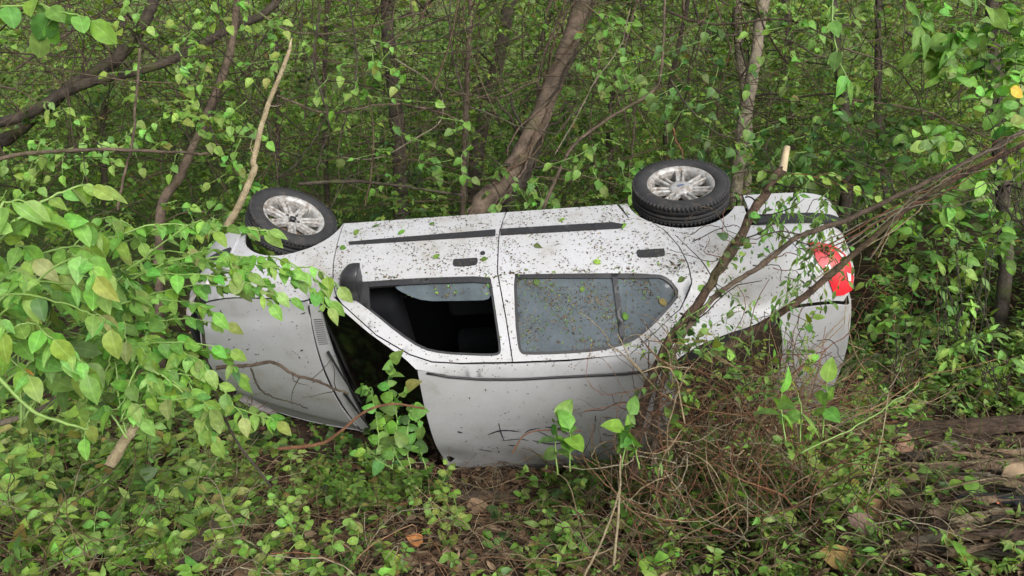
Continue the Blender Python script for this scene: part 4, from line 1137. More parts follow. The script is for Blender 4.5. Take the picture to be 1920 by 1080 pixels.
plant('leafy_branch', 'few limp leaves hanging over the car beside the wing mirror', 'branch', [[(420, 500, 3.2), (500, 480, 3.2), (570, 515, 3.2), (612, 565, 3.22)], [(540, 490, 3.2), (590, 500, 3.2), (630, 530, 3.2)], [(440, 430, 3.1), (470, 425, 3.1), (498, 424, 3.1)]], .085, .04, .80, 'ovate', .004, up=(0, -.85, .45), droop=.8, start=.3)
stick('shrub_trunk', 'bent light-brown stem under the dense leafy branch at the left', [(205, 875, 2.75), (232, 830, 2.8), (258, 790, 2.85), (268, 730, 2.9), (255, 660, 2.95)], .021, .014, 'bark_straw', 'stem', wob=.001)
stick('bare_branch', 'pale dead stick lying sideways under the yellow-green shrub at the left', [(-20, 800, 2.9), (70, 770, 2.95), (140, 725, 3.0), (210, 690, 3.0)], .012, .010, 'bark_pale', 'branch', wob=.001)
plant('overhanging_branch', 'few large dull leaves hanging into the top left corner', 'branch', [[(-40, 20, 3.0), (60, 10, 3.0), (110, 25, 3.0), (170, 50, 3.0)], [(20, -20, 3.0), (90, 30, 3.0), (80, 70, 3.05)]], .11, .075, .66, 'round', .005, up=(0, -.9, .4), droop=.6)
plant('overhanging_branch', 'large green leaves hanging down into the top right of the view', 'branch', [[(1600, -60, 4.0), (1680, -20, 4.0), (1720, 20, 4.0), (1740, 60, 4.0)], [(1560, -60, 4.2), (1560, 20, 4.2), (1570, 100, 4.2), (1590, 150, 4.2)], [(1700, -60, 3.8), (1790, -20, 3.8), (1850, 10, 3.8)]], .13, .08, .55, 'ovate', .006, up=(0, -.8, .5), droop=.8)

spread('lower part of the fallen leafy mass hanging to the ground left of the hood', 'leafy_branch', 15, [(240, 820), (180, 760), (300, 700)], 150, 470, 560, 800, 2.7, 3.0, .072, .028, .76, 'ovate', up=(0, -.65, .7), jit=.5, start=.2)
# bushes on the right
def bush(label, u0, u1, v0, v1, d0, d1, nst, size, gap, tone, kind, foot, group=None, name='leafy_bush', stem='bark_dark', **kw):
    paths = []
    for k in range(nst):
        ue, ve, de = RNG.uniform(u0, u1), RNG.uniform(v0, v1), RNG.uniform(d0, d1)
        fu, fv = foot
        um = fu + (ue - fu) * .55 + RNG.normal(0, 25); vm = fv + (ve - fv) * .65 - 10
        paths.append([(fu + RNG.normal(0, 25), fv + RNG.normal(0, 8), d0), (um, vm, (d0 + de) / 2), (ue, ve, de), (ue + RNG.normal(0, 45), ve + RNG.uniform(5, 50), de)])
    return plant(name, label, 'bush', paths, size * 1.15, gap * .8, tone, kind, .0026, stem, group, **kw)
bush('light green round-leaved bush at the right edge below the yellow leaf', 1730, 1930, 130, 330, 4.2, 4.8, 15, .080, .055, .82, 'round', (1900, 420), start=.35, up=(0, -.7, .6))
bush('leafy bush at the right behind the reddish vine bundle', 1640, 1920, 330, 500, 4.2, 4.9, 16, .075, .060, .66, 'ovate', (1800, 640), start=.3)
bush('fine-leaved bush on the bank right of the tail light', 1620, 1800, 500, 640, 4.3, 4.8, 14, .055, .045, .58, 'ovate', (1700, 720), start=.25)
bush('dark glossy bush above the rear bumper of the car', 1500, 1720, 180, 360, 5.4, 6.2, 16, .085, .06, .36, 'ovate', (1600, 430), start=.2)
bush('pale green sprigs growing from the bank at the far right', 1790, 1930, 560, 700, 4.0, 4.4, 9, .070, .05, .80, 'lance', (1860, 740), start=.3)
bush('mid green bush filling the gap behind the trunk at the top right', 1740, 1930, -20, 130, 5.0, 5.6, 14, .10, .065, .6, 'heart', (1880, 330), start=.35)
bush('small leafy bush close behind the hood of the car', 380, 520, 330, 470, 5.9, 6.3, 10, .08, .06, .62, 'heart', (420, 480), start=.25)
# climbing vines with heart-shaped leaves, in patches through the wood
vp = [('light green heart-leaved vine draped below the dark limbs at the upper left', 60, 330, 190, 300, 6.2, 7.0, 16, .85), ('pale heart-leaved vine hanging round the top of the broken sapling', 560, 700, 60, 190, 6.0, 6.6, 9, .72),
      ('light leafy vine hanging over the top left above the dark limb', 260, 520, 0, 130, 6.2, 6.8, 16, .80), ('heart-leaved vine low behind the shrub left of the front wheel', 330, 460, 360, 430, 5.9, 6.2, 8, .78),
      ('leafy vine climbing the foot of the leaning double trunk', 870, 1060, 270, 390, 6.0, 6.4, 8, .62), ('sparse vine leaves beside the thin brown trunk in the middle', 700, 880, 200, 330, 6.2, 7.0, 7, .5),
      ('leafy vine spilling down left of the rear wheel', 1090, 1230, 260, 340, 5.6, 6.2, 10, .55), ('bright leaf spray between the pale trunks and the top right bush', 1420, 1640, 20, 170, 6.0, 6.8, 14, .70),
      ('dark vine leaves around the hanging branch above the rear wheel', 1230, 1340, 20, 280, 5.8, 6.4, 16, .30), ('light green vine leaves beside the double trunk near the top', 1080, 1230, 10, 160, 6.6, 7.4, 12, .66),
      ('low leafy vine behind the rear wheel of the car', 1380, 1520, 210, 330, 5.6, 6.2, 12, .42), ('mid green vine leaves left of the broken sapling', 380, 480, 150, 330, 5.9, 6.6, 11, .70), ('pale leafy vine at the left edge under the dark limb', -30, 110, 250, 370, 5.6, 6.4, 10, .74)]
for (lb, u0, u1, v0, v1, d0, d1, n_, tn) in vp:
    paths = []
    for k in range(n_):
        u, v, d = RNG.uniform(u0, u1), RNG.uniform(v0, v1), RNG.uniform(d0, d1)
        paths.append([(u, v, d), (u + RNG.normal(0, 22), v + RNG.normal(8, 12), d), (u + RNG.normal(0, 45), v + RNG.uniform(15, 60), d - .05)])
    plant('climbing_vine', lb, 'vine', paths, .078, .06, tn, 'heart', .0035, 'green_stem', start=.05, up=(0, -.75, .55), n_pts=12)

# vine in front of the windscreen
plant('climbing_vine', 'green vine climbing in front of the dark windscreen', 'vine', [[(735, 880, 3.75), (745, 790, 3.85), (725, 720, 3.95), (735, 680, 3.95)], [(770, 880, 3.75), (760, 800, 3.8), (775, 760, 3.85), (790, 800, 3.85)], [(700, 890, 3.75), (705, 800, 3.85), (690, 740, 3.95), (680, 745, 3.95)], [(760, 880, 3.75), (735, 830, 3.8), (715, 770, 3.9), (755, 730, 3.9)], [(800, 880, 3.75), (785, 840, 3.75), (760, 830, 3.75)], [(735, 880, 3.7), (690, 850, 3.75), (655, 850, 3.8)]],
      .078, .028, .50, 'heart', .003, 'green_stem', start=.05, up=(0, -.8, .5))
# branches propped across the tail of the car
o, P = stick('sawn_branch', 'dark brown branch with a pale sawn tip standing in front of the rear door', [(1186, 900, 3.75), (1192, 790, 3.85), (1240, 650, 3.95), (1300, 562, 4.02), (1345, 470, 4.1), (1392, 380, 4.18), (1424, 326, 4.2)], .027, .023, 'bark_branch', 'branch', wob=.007, sides=12, lump=.12)
q0 = P[-1] - P[0]; q1 = q0 + (P3(1432, 284, 4.22) - P3(1424, 326, 4.2))
link('sawn_tip', np_mesh('tip', *tube([q0 + np.array([0, 0, -.01]), q0 * .5 + q1 * .5, q1], [.023, .019, .018], 9, .05), smooth=False), M['wood_cut'], o)
pieces(o, P, 'twig', .005, 'bark_dark', 8, .35)
IVY = P
o, P = stick('propped_branch', 'long grey-brown branch rising from the dry tangle and slanting up to the right edge', [(1225, 880, 3.75), (1228, 760, 3.85), (1262, 650, 3.9), (1330, 560, 3.95), (1400, 508, 3.94), (1478, 452, 3.88), (1580, 412, 3.8), (1720, 345, 3.7), (1840, 290, 3.6), (1950, 235, 3.5)], .0165, .010, 'bark_brown', 'branch', wob=.004, n=70, lump=.07)
pieces(o, P, 'twig', .004, 'bark_dark', 7, .35)
o, P = stick('propped_branch', 'thick mossy branch slanting past the tail light towards the right edge', [(1300, 700, 4.0), (1380, 640, 4.0), (1450, 595, 3.95), (1520, 545, 3.9), (1595, 480, 3.85), (1690, 395, 3.75), (1800, 325, 3.65), (1950, 245, 3.5)], .023, .010, 'bark_branch', 'branch', wob=.002, sides=10, lump=.07)
for k in range(10):
    off = RNG.normal(0, 17); o2 = RNG.normal(0, 17); d_ = RNG.normal(0, .06)
    stick('vine_strand', 'reddish dry vine strand in the bundle running to the right edge', [(1590 + RNG.uniform(-90, 70), 468 + off * 1.6 + RNG.uniform(0, 22), 3.83 + d_), (1700, 385 + off, 3.72 + d_), (1800, 325 + o2, 3.62 + d_), (1950, 242 + o2 * 1.4, 3.48 + d_)], 0.0034, .002, RNG.choice(['red_twig', 'red_twig', 'bark_straw', 'bark_pale']), 'vine', 'dry vine strands bundled along the mossy branch', wob=.009, sides=5)
for k in range(26):
    u, v = RNG.uniform(1280, 1560), RNG.uniform(380, 640); a_ = RNG.uniform(0, 6.28); l_ = RNG.uniform(40, 120)
    stick('wiry_tendril', 'wiry dark tendril curling across the rear flank of the car', [(u, v, 4.0), (u + l_ * .5 * math.cos(a_) + RNG.normal(0, 15), v + l_ * .5 * math.sin(a_), 4.0), (u + l_ * math.cos(a_ + .6), v + l_ * math.sin(a_ + .6), 4.02)], .0028, .0016, RNG.choice(['bark_dark', 'red_twig', 'bark_brown']), 'vine', 'wiry tendrils across the rear of the car', n=16, wob=.008, sides=4)
e = empty('ivy', IVY[0]); tag(e, 'dark ivy twined up the sawn branch in front of the rear door', 'ivy')
for k in range(150):
    f = RNG.uniform(.25, .98); q = IVY[int(f * (len(IVY) - 1))] + rnd(1, .055)[0] + np.array([.03, -.03, 0])
    leaf_ob(e, q, rnd(1)[0] + np.array([0, 0, -.5]), np.array([0, -.8, .5]) + rnd(1, .4)[0], RNG.uniform(.022, .055), leafcol([.34], 1, .16)[0], RNG.choice(['heart', 'lance']))
paths = []
for k in range(16):
    u, v = RNG.uniform(1440, 1570), RNG.uniform(330, 420); paths.append([(u, v, 4.05), (u - 15, v + 25, 4.02), (u + RNG.normal(0, 30), v + RNG.uniform(40, 75), 4.0)])
plant('hanging_creeper', 'fresh green creeper hanging over the black strip of the rear bumper', 'creeper', paths, .055, .026, .55, 'lance', .002, n_pts=10, start=.02)
plant('hanging_creeper', 'sprig of pale yellowish leaves arching above the rear bumper', 'creeper', [[(1440, 350, 4.1), (1490, 330, 4.05), (1560, 345, 4.0), (1640, 375, 3.95)], [(1520, 335, 4.05), (1560, 325, 4.0), (1600, 345, 4.0)]], .065, .045, .9, 'ovate', .003, 'red_twig', n_pts=16, up=(0, -.8, .5))
paths = []
for k in range(34):
    u, v = RNG.uniform(1250, 1520), RNG.uniform(540, 730); paths.append([(u, v, 3.9), (u + RNG.normal(0, 20), v + 20, 3.88), (u + RNG.normal(0, 35), v + RNG.uniform(30, 70), 3.86)])
plant('hanging_creeper', 'loose dark green creeper trailing over the rear window and C pillar', 'creeper', paths, .045, .03, .42, 'lance', .002, n_pts=10, start=.02)
paths = []
for k in range(20):
    u, v = RNG.uniform(1480, 1600), RNG.uniform(420, 520); paths.append([(u, v, 3.95), (u - 5, v + 25, 3.93), (u + RNG.normal(0, 22), v + RNG.uniform(35, 80), 3.92)])
plant('hanging_creeper', 'dark green creeper trailing across the red tail light', 'creeper', paths, .05, .03, .45, 'lance', .002, n_pts=10, start=.02)
plant('seedling', 'seedling with big bright leaves in front of the trunk lid', 'plant', [[(1475, 830, 3.1), (1465, 770, 3.12), (1462, 735, 3.12)], [(1540, 820, 3.2), (1545, 760, 3.2), (1548, 715, 3.2)], [(1500, 830, 3.15), (1495, 775, 3.15), (1490, 745, 3.15)]], .105, .05, .74, 'ovate', .0035, start=.35, whorl=2, n_pts=12, up=(0, -.45, .9), droop=.6, jit=.7)
plant('seedling', 'tiny yellow-green rosette in front of the rear window', 'plant', [[(1378, 740, 3.7), (1376, 705, 3.7), (1374, 680, 3.7)]], .06, .012, .98, 'ovate', .003, start=.5, whorl=2, n_pts=10)
plant('seedling', 'broad-leaved seedling against the lower edge of the car roof', 'plant', [[(1045, 890, 3.55), (1040, 830, 3.55), (1050, 785, 3.55)], [(1070, 885, 3.5), (1075, 830, 3.5), (1072, 800, 3.5)]], .10, .04, .60, 'heart', .004, start=.3, whorl=2, n_pts=12, up=(0, -.5, .85), droop=.6, jit=.7)
plant('seedling', 'broad-leaved seedling in the dry tangle right of the roof', 'plant', [[(1165, 880, 3.4), (1170, 820, 3.4), (1180, 770, 3.4)], [(1200, 880, 3.4), (1190, 830, 3.4), (1165, 800, 3.4)]], .085, .04, .58, 'heart', .004, start=.3, whorl=2, n_pts=12, up=(0, -.5, .85), droop=.6, jit=.7)
# twigs in front of the car
o, P = stick('curved_twig', 'orange-brown twig arching in front of the windscreen', [(520, 842, 3.55), (600, 833, 3.6), (640, 810, 3.62), (685, 775, 3.65), (735, 763, 3.68), (795, 773, 3.7)], .0085, .005, 'red_twig', 'twig', wob=.001)
o, P = stick('curved_twig', 'crooked brown twig lying across the grey hood', [(405, 690, 3.8), (470, 686, 3.85), (520, 683, 3.88), (560, 708, 3.9), (610, 722, 3.9), (660, 738, 3.9)], .010, .006, 'bark_brown', 'twig', wob=.003)
pieces(o, P, 'twig', .003, 'bark_dark', 5, .2)
o, P = stick('curved_twig', 'thin black twig hanging in front of the lower hood', [(470, 690, 3.8), (490, 730, 3.82), (530, 755, 3.85), (575, 775, 3.85)], .005, .003, 'bark_dark', 'twig', wob=.003)
o, P = stick('curved_twig', 'dark thin stem running down from the leafy branch to the ground at the left', [(372, 560, 3.2), (392, 700, 3.15), (430, 800, 3.1), (505, 905, 3.1)], .007, .005, 'bark_dark', 'twig', wob=.002)
o, P = stick('curved_twig', 'thin reddish stem bowed in front of the scraped roof', [(960, 850, 3.6), (985, 815, 3.6), (1030, 805, 3.6), (1090, 808, 3.6)], .004, .003, 'red_twig', 'twig', wob=.001)
o, P = stick('tall_straw', 'tall pale straw standing in the dry tangle at the bottom', [(1150, 1060, 2.6), (1160, 980, 2.7), (1168, 900, 2.75), (1172, 850, 2.8)], .0048, .0034, 'bark_straw', 'straw', wob=.001)
o, P = stick('tall_straw', 'pale straw leaning right beside the tall straw at the bottom', [(1095, 1080, 2.55), (1130, 1010, 2.6), (1155, 940, 2.7), (1165, 900, 2.75)], .004, .003, 'bark_straw', 'straw', wob=.001)
o, P = stick('tall_straw', 'long yellow-green stalk slanting over the planks at the right', [(1500, 850, 3.1), (1590, 800, 3.1), (1660, 760, 3.15), (1728, 700, 3.2)], .0032, .0022, 'green_stem', 'stalk', wob=.004)
o, P = stick('tall_straw', 'straight tan stalk standing left of the planks', [(1628, 925, 3.2), (1645, 850, 3.3), (1665, 730, 3.4)], .0034, .0026, 'bark_straw', 'stalk', wob=.001)
o, P = stick('tall_straw', 'green arching stalk at the lower left of the shrub', [(-10, 700, 2.2), (60, 770, 2.25), (120, 790, 2.3), (165, 800, 2.35)], .006, .004, 'green_stem', 'stalk', wob=.001)

# ------------------------------------------------------------------ the forest floor
def hit(u, v):
    """ground points under picture points (arrays)"""
    u = np.asarray(u, float); v = np.asarray(v, float); d = np.full(u.shape, 2.0)
    for _ in range(60):
        x = (u - 960) / FPX * d; z = (540 - v) / FPX * d
        Y = d * _cp + z * _sp; Z = CAM_H - d * _sp + z * _cp
        d = d + np.clip((Z - gz(x, Y)) / .45, -.3, .3)
    return np.stack([x, Y, gz(x, Y)], -1)
def floor_pts(n, u0, u1, v0, v1): return hit(RNG.uniform(u0, u1, n), RNG.uniform(v0, v1, n))

# dead leaves
lit = Geo()
def litter_at(P, s0, s1):
    n = len(P); br = np.array([[.105, .060, .035], [.16, .095, .055], [.23, .15, .09], [.065, .040, .026], [.30, .21, .13]])
    c = br[RNG.integers(0, 5, n)] * RNG.uniform(.6, 1.25, (n, 1))
    for kd in ('ovate', 'round', 'lance'):
        k = RNG.integers(0, 3, n) == ('ovate', 'round', 'lance').index(kd)
        p = P[k]; m_ = len(p)
        scatter(lit, p + np.array([0, 0, .012]) + rnd(m_, .01) * np.array([1, 1, .8]), rnd(m_) * np.array([1, 1, .3]), np.array([0, 0, 1.0]) + rnd(m_, .5), RNG.uniform(s0, s1, m_), c[k], kd)
xy = np.stack([RNG.uniform(-3.6, 4.2, 9000), RNG.uniform(2.2, 7.5, 9000)], 1)
litter_at(np.column_stack([xy, gz(xy[:, 0], xy[:, 1])]), .025, .075)
litter_at(floor_pts(3600, -40, 1250, 860, 1100), .02, .065)
litter_at(floor_pts(3600, 1450, 1960, 700, 1100), .025, .08)
tag(link('leaf_litter', lit.mesh('leaf_litter'), M['litter']), 'brown dead leaves littering the forest floor', 'leaf litter', kind='stuff')

# low weeds: one mass of small leaves on short stems
cov, cst = Geo(), Geo()
def weeds(P, tone, nl, size, h, kinds, spread=.16):
    for p in P:
        hh = h * RNG.uniform(.3, 1.3)
        spray(cov, p, np.array([RNG.normal(0, .5), RNG.normal(-.1, .4), 1.0]), hh, nl, size * RNG.uniform(.6, 1.4), np.clip(tone + RNG.normal(0, spread), 0, 1), kinds[RNG.integers(len(kinds))], cst, .25, (.13, .17, .05), .0016)
weeds(floor_pts(150, -60, 470, 840, 1110), .72, 11, .048, .20, ['ovate', 'heart', 'lance'])
weeds(floor_pts(150, -60, 420, 640, 840), .50, 10, .050, .22, ['ovate', 'heart'])
weeds(floor_pts(170, 380, 760, 870, 970), .68, 9, .045, .15, ['ovate', 'heart', 'lance'])
weeds(floor_pts(60, 640, 1100, 900, 1110), .68, 8, .040, .10, ['ovate', 'heart'])
weeds(floor_pts(70, 470, 760, 940, 1110), .66, 8, .042, .12, ['ovate', 'lance', 'heart'])
weeds(floor_pts(150, 1000, 1320, 860, 1110), .66, 9, .045, .16, ['ovate', 'heart', 'lance'])
weeds(floor_pts(330, 1330, 1660, 780, 1110), .64, 12, .032, .18, ['lance', 'ovate'])
weeds(floor_pts(220, 1600, 1960, 650, 800), .70, 10, .042, .16, ['lance', 'ovate', 'heart'])
weeds(floor_pts(90, 1640, 1960, 850, 1110), .66, 8, .036, .10, ['lance', 'ovate'])
weeds(floor_pts(160, 1640, 1960, 480, 660), .40, 12, .055, .3, ['ovate', 'lance'])
xy = np.stack([RNG.uniform(-6, 6.5, 520), RNG.uniform(6.0, 9.0, 520)], 1)
weeds(np.column_stack([xy, gz(xy[:, 0], xy[:, 1])]), .38, 16, .075, .75, ['ovate', 'heart', 'lance'])
xy = np.stack([RNG.uniform(-5, -1.9, 260), RNG.uniform(3.2, 6.2, 260)], 1)
weeds(np.column_stack([xy, gz(xy[:, 0], xy[:, 1])]), .48, 14, .06, .4, ['ovate', 'heart'])
xy = np.stack([RNG.uniform(2.2, 6, 300), RNG.uniform(4.6, 7, 300)], 1)
weeds(np.column_stack([xy, gz(xy[:, 0], xy[:, 1])]), .40, 14, .065, .45, ['ovate', 'lance'])
weeds(floor_pts(70, 1030, 1330, 850, 960), .62, 10, .05, .32, ['ovate', 'heart'])
weeds(floor_pts(90, 1330, 1640, 790, 900), .66, 12, .040, .38, ['lance', 'ovate'])
weeds(floor_pts(90, -60, 420, 760, 980), .80, 10, .062, .36, ['ovate', 'heart'])
weeds(floor_pts(60, 560, 830, 900, 960), .55, 9, .05, .22, ['heart', 'ovate'])
weeds(floor_pts(190, 1200, 1620, 870, 1000), .74, 13, .05, .50, ['lance', 'ovate', 'heart'])
weeds(floor_pts(50, 1040, 1240, 890, 950), .66, 11, .05, .36, ['heart', 'ovate'])
for k in range(70):
    spray(cov, P3(RNG.uniform(1240, 1520), RNG.uniform(640, 860), RNG.uniform(3.45, 3.85)), rnd(1)[0] + np.array([0, 0, .5]), RNG.uniform(.10, .25), 8, .042 * RNG.uniform(.6, 1.4), RNG.uniform(.45, .9), ['lance', 'ovate', 'heart'][k % 3], cst, .3, (.14, .15, .06), .0014)
weeds(floor_pts(70, 1650, 1960, 840, 1090), .72, 8, .045, .14, ['lance', 'ovate'])
weeds(floor_pts(70, 1180, 1560, 880, 1060), .78, 10, .055, .42, ['ovate', 'heart', 'lance'])
weeds(floor_pts(70, -60, 460, 820, 1060), .82, 9, .075, .42, ['ovate', 'lance', 'heart'])
weeds(floor_pts(90, 440, 760, 770, 860), .48, 9, .05, .12, ['heart', 'ovate'])
tag(link('ground_cover', cov.mesh('ground_cover'), M['leaf']), 'low green weeds covering the forest floor around the car', 'weeds', kind='stuff')
for k in range(110):
    p = floor_pts(1, -60, 480, 760, 1100)[0] if k < 70 else floor_pts(1, 1250, 1950, 700, 1080)[0]
    W = wild(p, [RNG.normal(0, 1), RNG.normal(0, .5), RNG.uniform(.3, 1.2)], RNG.uniform(.25, .7), 12, .15, -.08)
    cst.add(*tube(W, np.linspace(.0028, .0014, 12), 4, cap=False), C=np.array([.24, .32, .09]) * RNG.uniform(.6, 1.3))
tag(link('weed_stems', cst.mesh('weed_stems'), M['twig']), 'thin stems of the low weeds around the car', 'weeds', kind='stuff')

# dry vines and straw
dry = Geo()
def straw(P, hmax, ln, r_, cols, flat=.3):
    for p in P:
        d = np.array([RNG.normal(), RNG.normal() * .7, abs(RNG.normal()) * flat])
        W = wild(p + np.array([0, 0, RNG.uniform(.0, hmax)]), d, ln * RNG.uniform(.4, 1.3), 10, .12, RNG.normal(0, .05))
        g_ = gz(W[:, 0], W[:, 1]); W[:, 2] = np.maximum(W[:, 2], g_ + .006)
        c = cols[RNG.integers(len(cols))] * RNG.uniform(.6, 1.25)
        dry.add(*tube(W, np.linspace(r_, r_ * .6, 10) * RNG.uniform(.6, 1.5), 4, cap=False), C=c)
RED = np.array([[.34, .16, .085], [.44, .26, .14], [.26, .13, .075], [.52, .40, .24], [.46, .33, .19]]) * 1.2; STR = np.array([[.44, .34, .20], [.34, .24, .14], [.26, .15, .09], [.20, .13, .08], [.58, .50, .34]])
straw(floor_pts(400, 1150, 1520, 800, 1110), .34, .55, .0029, np.vstack([RED, STR]), .9)
straw(floor_pts(240, 1180, 1480, 780, 930), .55, .6, .0029, RED, 1.0)
straw(floor_pts(160, 1050, 1700, 820, 1110), .25, .5, .0028, STR, .8)
straw(floor_pts(900, 380, 1250, 880, 1110), .04, .35, .0022, np.vstack([STR, RED]), .2)
straw(floor_pts(420, 1450, 1950, 700, 1110), .05, .38, .0020, STR, .25)
straw(floor_pts(520, -50, 480, 760, 1110), .14, .42, .0022, STR, .5)
straw(floor_pts(60, 1560, 1760, 560, 760), .35, .6, .0025, RED, 1.2)
straw(floor_pts(230, 1170, 1500, 885, 990), .62, .55, .0027, np.vstack([RED, STR]), 1.0)
straw(floor_pts(120, 1300, 1640, 850, 940), .60, .6, .0025, np.vstack([RED, STR]), 1.0)
straw(floor_pts(60, 1020, 1180, 900, 960), .25, .4, .0022, STR, .8)
for k in range(230):
    W = wild(P3(RNG.uniform(1220, 1500), RNG.uniform(690, 880), RNG.uniform(3.5, 3.9)), [RNG.normal(0, 1), RNG.normal(0, .25), RNG.normal(0, .8)], RNG.uniform(.2, .6), 11, .14, RNG.normal(0, .05))
    cc = np.vstack([RED, RED, STR]); dry.add(*tube(W, np.linspace(.0028, .0014, 11) * RNG.uniform(.6, 1.5), 4, cap=False), C=cc[RNG.integers(len(cc))] * RNG.uniform(.5, 1.2))
tag(link('dry_vine_tangle', dry.mesh('dry_vine_tangle'), M['twig']), 'reddish dry vines and straw matted over the ground', 'dry vines', kind='stuff')

# seedlings and weeds one can pick out
sd = [('seedling with wide pale leaves in the bottom left corner', 120, 1060, .16, .10, .86, 'ovate', 3), ('seedling with two large dark leaves at the bottom left', 215, 1050, .12, .11, .42, 'heart', 2), ('yellow-green seedling at the bottom beside the torn bark', 330, 1060, .10, .085, .95, 'heart', 3),
      ('bright drooping weed in front of the leafy branch', 400, 850, .20, .075, .92, 'lance', 5), ('rounded seedling left of the orange-brown twig', 545, 900, .10, .06, .66, 'heart', 3), ('bright two-leaved seedling below the windscreen vine', 668, 920, .08, .075, .88, 'round', 2),
      ('small yellow-green seedling on bare soil below the roof edge', 760, 925, .06, .055, .85, 'round', 3), ('pale round-leaved seedling in the middle of the bare soil', 875, 1000, .08, .065, .72, 'round', 4), ('pale seedling standing right of the short log', 978, 945, .07, .06, .76, 'round', 3),
      ('seedling with one upright long leaf at the bottom centre', 1015, 1010, .10, .095, .80, 'lance', 3), ('pair of round grey-green leaves at the bottom centre', 925, 1035, .05, .065, .62, 'round', 3), ('bright cut-leaf weed at the bottom left of the bare soil', 715, 1050, .10, .06, .72, 'lance', 6),
      ('seedling with a single yellow-green leaf in the dry tangle', 1225, 1055, .07, .075, .93, 'ovate', 2), ('green seedling with upright leaves at the foot of the tall straw', 1165, 1020, .14, .085, .78, 'ovate', 4), ('leafy weed right of the dry tangle', 1490, 940, .18, .05, .55, 'lance', 9), ('light green climbing weed left of the planks', 1565, 910, .25, .045, .82, 'round', 9),
      ('seedling with two broad leaves on the rotten wood', 1800, 935, .10, .11, .68, 'ovate', 3), ('leafy weed in the bottom right corner', 1895, 1060, .10, .06, .74, 'lance', 5), ('bright sprig lying left of the rotten log', 1690, 925, .06, .075, .82, 'ovate', 3), ('broad-leaved weed at the far left below the shrub', 95, 900, .18, .08, .72, 'ovate', 6),
      ('dark glossy weed in the lower left thicket', 330, 930, .16, .065, .45, 'ovate', 7), ('pale grey-green sprig among the weeds at the lower left', 300, 860, .16, .05, .78, 'lance', 6), ('tall green weed in front of the roof edge left of the sawn branch', 1110, 905, .36, .065, .72, 'ovate', 12), ('tall weed with notched leaves in the dry tangle', 1290, 950, .34, .06, .66, 'lance', 13), ('bright leafy weed standing before the rear window', 1400, 880, .40, .055, .80, 'ovate', 14), ('bushy fine-leaved weed in front of the trunk lid', 1520, 860, .38, .05, .70, 'lance', 16), ('leafy weed at the foot of the rear corner of the car', 1600, 830, .36, .055, .72, 'ovate', 13), ('tall yellow-green weed in the lower left corner', 40, 1010, .32, .085, .92, 'ovate', 9), ('broad-leaved weed rising below the hanging leafy branch', 280, 900, .30, .085, .84, 'ovate', 11), ('light green weed with notched leaves near the hood', 480, 880, .24, .065, .80, 'heart', 9), ('weed with hanging pale leaves left of the bare soil', 480, 985, .12, .06, .74, 'ovate', 5), ('yellow-green spreading weed at the lower left edge', 190, 950, .16, .07, .88, 'heart', 7),
      ('light weed at the bottom between the corner seedlings', 250, 1000, .12, .06, .70, 'ovate', 5), ('small pale weed right of the torn bark', 470, 1065, .09, .05, .78, 'lance', 5), ('low weed in front of the plank end', 1620, 850, .12, .05, .65, 'ovate', 6), ('fresh weed on the litter above the plank', 1760, 760, .14, .055, .74, 'lance', 6)]
for (lb, u, v, h, s, tn, kd, nl) in sd:
    p = hit(np.array([u]), np.array([v]))[0]; e = empty('seedling', p); tag(e, lb, 'plant')
    W = wild(p, [RNG.normal(0, .25), -.1, 1], h, 8, .06)
    link('stem', np_mesh('stem', *tube(W - p, np.linspace(.0035, .002, 8), 5), smooth=True), M['green_stem'], e)
    for q in range(nl):
        a_ = 2.4 * q + RNG.uniform(0, 1); k = 7 - (q * 4 // max(nl, 1)) % 5
        leaf_ob(e, W[k], [math.cos(a_), math.sin(a_) * .8 - .25, RNG.uniform(-.1, .5)], np.array([0, -.45, .9]) + rnd(1, .25)[0], s * RNG.uniform(.75, 1.15), leafcol([tn], 1, .06, 0)[0], kd)
for (n_, u0, u1, v0, v1, kd, s0, s1, tn, lb, gp) in [
        (34, -30, 470, 800, 1090, 'ovate', .055, .095, .86, 'bright leafy weed in the lower left undergrowth', 'leafy weeds in the lower left undergrowth'),
        (16, -30, 440, 830, 1040, 'ovate', .085, .125, .93, 'tall yellow-green weed with broad leaves at the lower left', 'tall broad-leaved weeds at the lower left'),
        (14, -30, 420, 820, 1060, 'heart', .05, .085, .62, 'darker heart-leaved weed in the lower left undergrowth', 'heart-leaved weeds in the lower left undergrowth'),
        (22, 470, 1150, 930, 1090, 'round', .04, .07, .80, 'small pale weed on the bare soil in front of the car', 'pale weeds on the bare soil'),
        (34, 1200, 1640, 860, 1080, 'lance', .05, .085, .80, 'narrow-leaved weed among the dry vines at the right', 'narrow-leaved weeds at the right'),
        (18, 1620, 1940, 640, 800, 'ovate', .05, .08, .78, 'fresh green weed on the bank above the plank', 'green weeds on the bank above the plank')]:
    for k in range(n_):
        p = hit(np.array([RNG.uniform(u0, u1)]), np.array([RNG.uniform(v0, v1)]))[0]
        e = empty('weed', p); tag(e, lb, 'weed', gp); h = RNG.uniform(.10, .34) if s1 < .1 else RNG.uniform(.25, .5)
        for b_ in range(RNG.integers(1, 4)):
            W = wild(p, [RNG.normal(0, .4), RNG.normal(-.1, .3), 1], h * RNG.uniform(.6, 1.2), 9, .10)
            link('stem', np_mesh('stem', *tube(W - p, np.linspace(.003, .0015, 9), 4), smooth=True), M['green_stem'], e)
            nl = RNG.integers(4, 8); a0 = RNG.uniform(0, 6)
            for q in range(nl):
                a_ = a0 + 2.4 * q; kk = 8 - int(q / nl * 6)
                leaf_ob(e, W[kk], [math.cos(a_), math.sin(a_) * .8 - .2, RNG.uniform(-.4, .4)], np.array([0, -.5, .85]) + rnd(1, .3)[0], RNG.uniform(s0, s1) * (.7 + .3 * q / nl), leafcol([tn], 1, .10, .01)[0], kd)
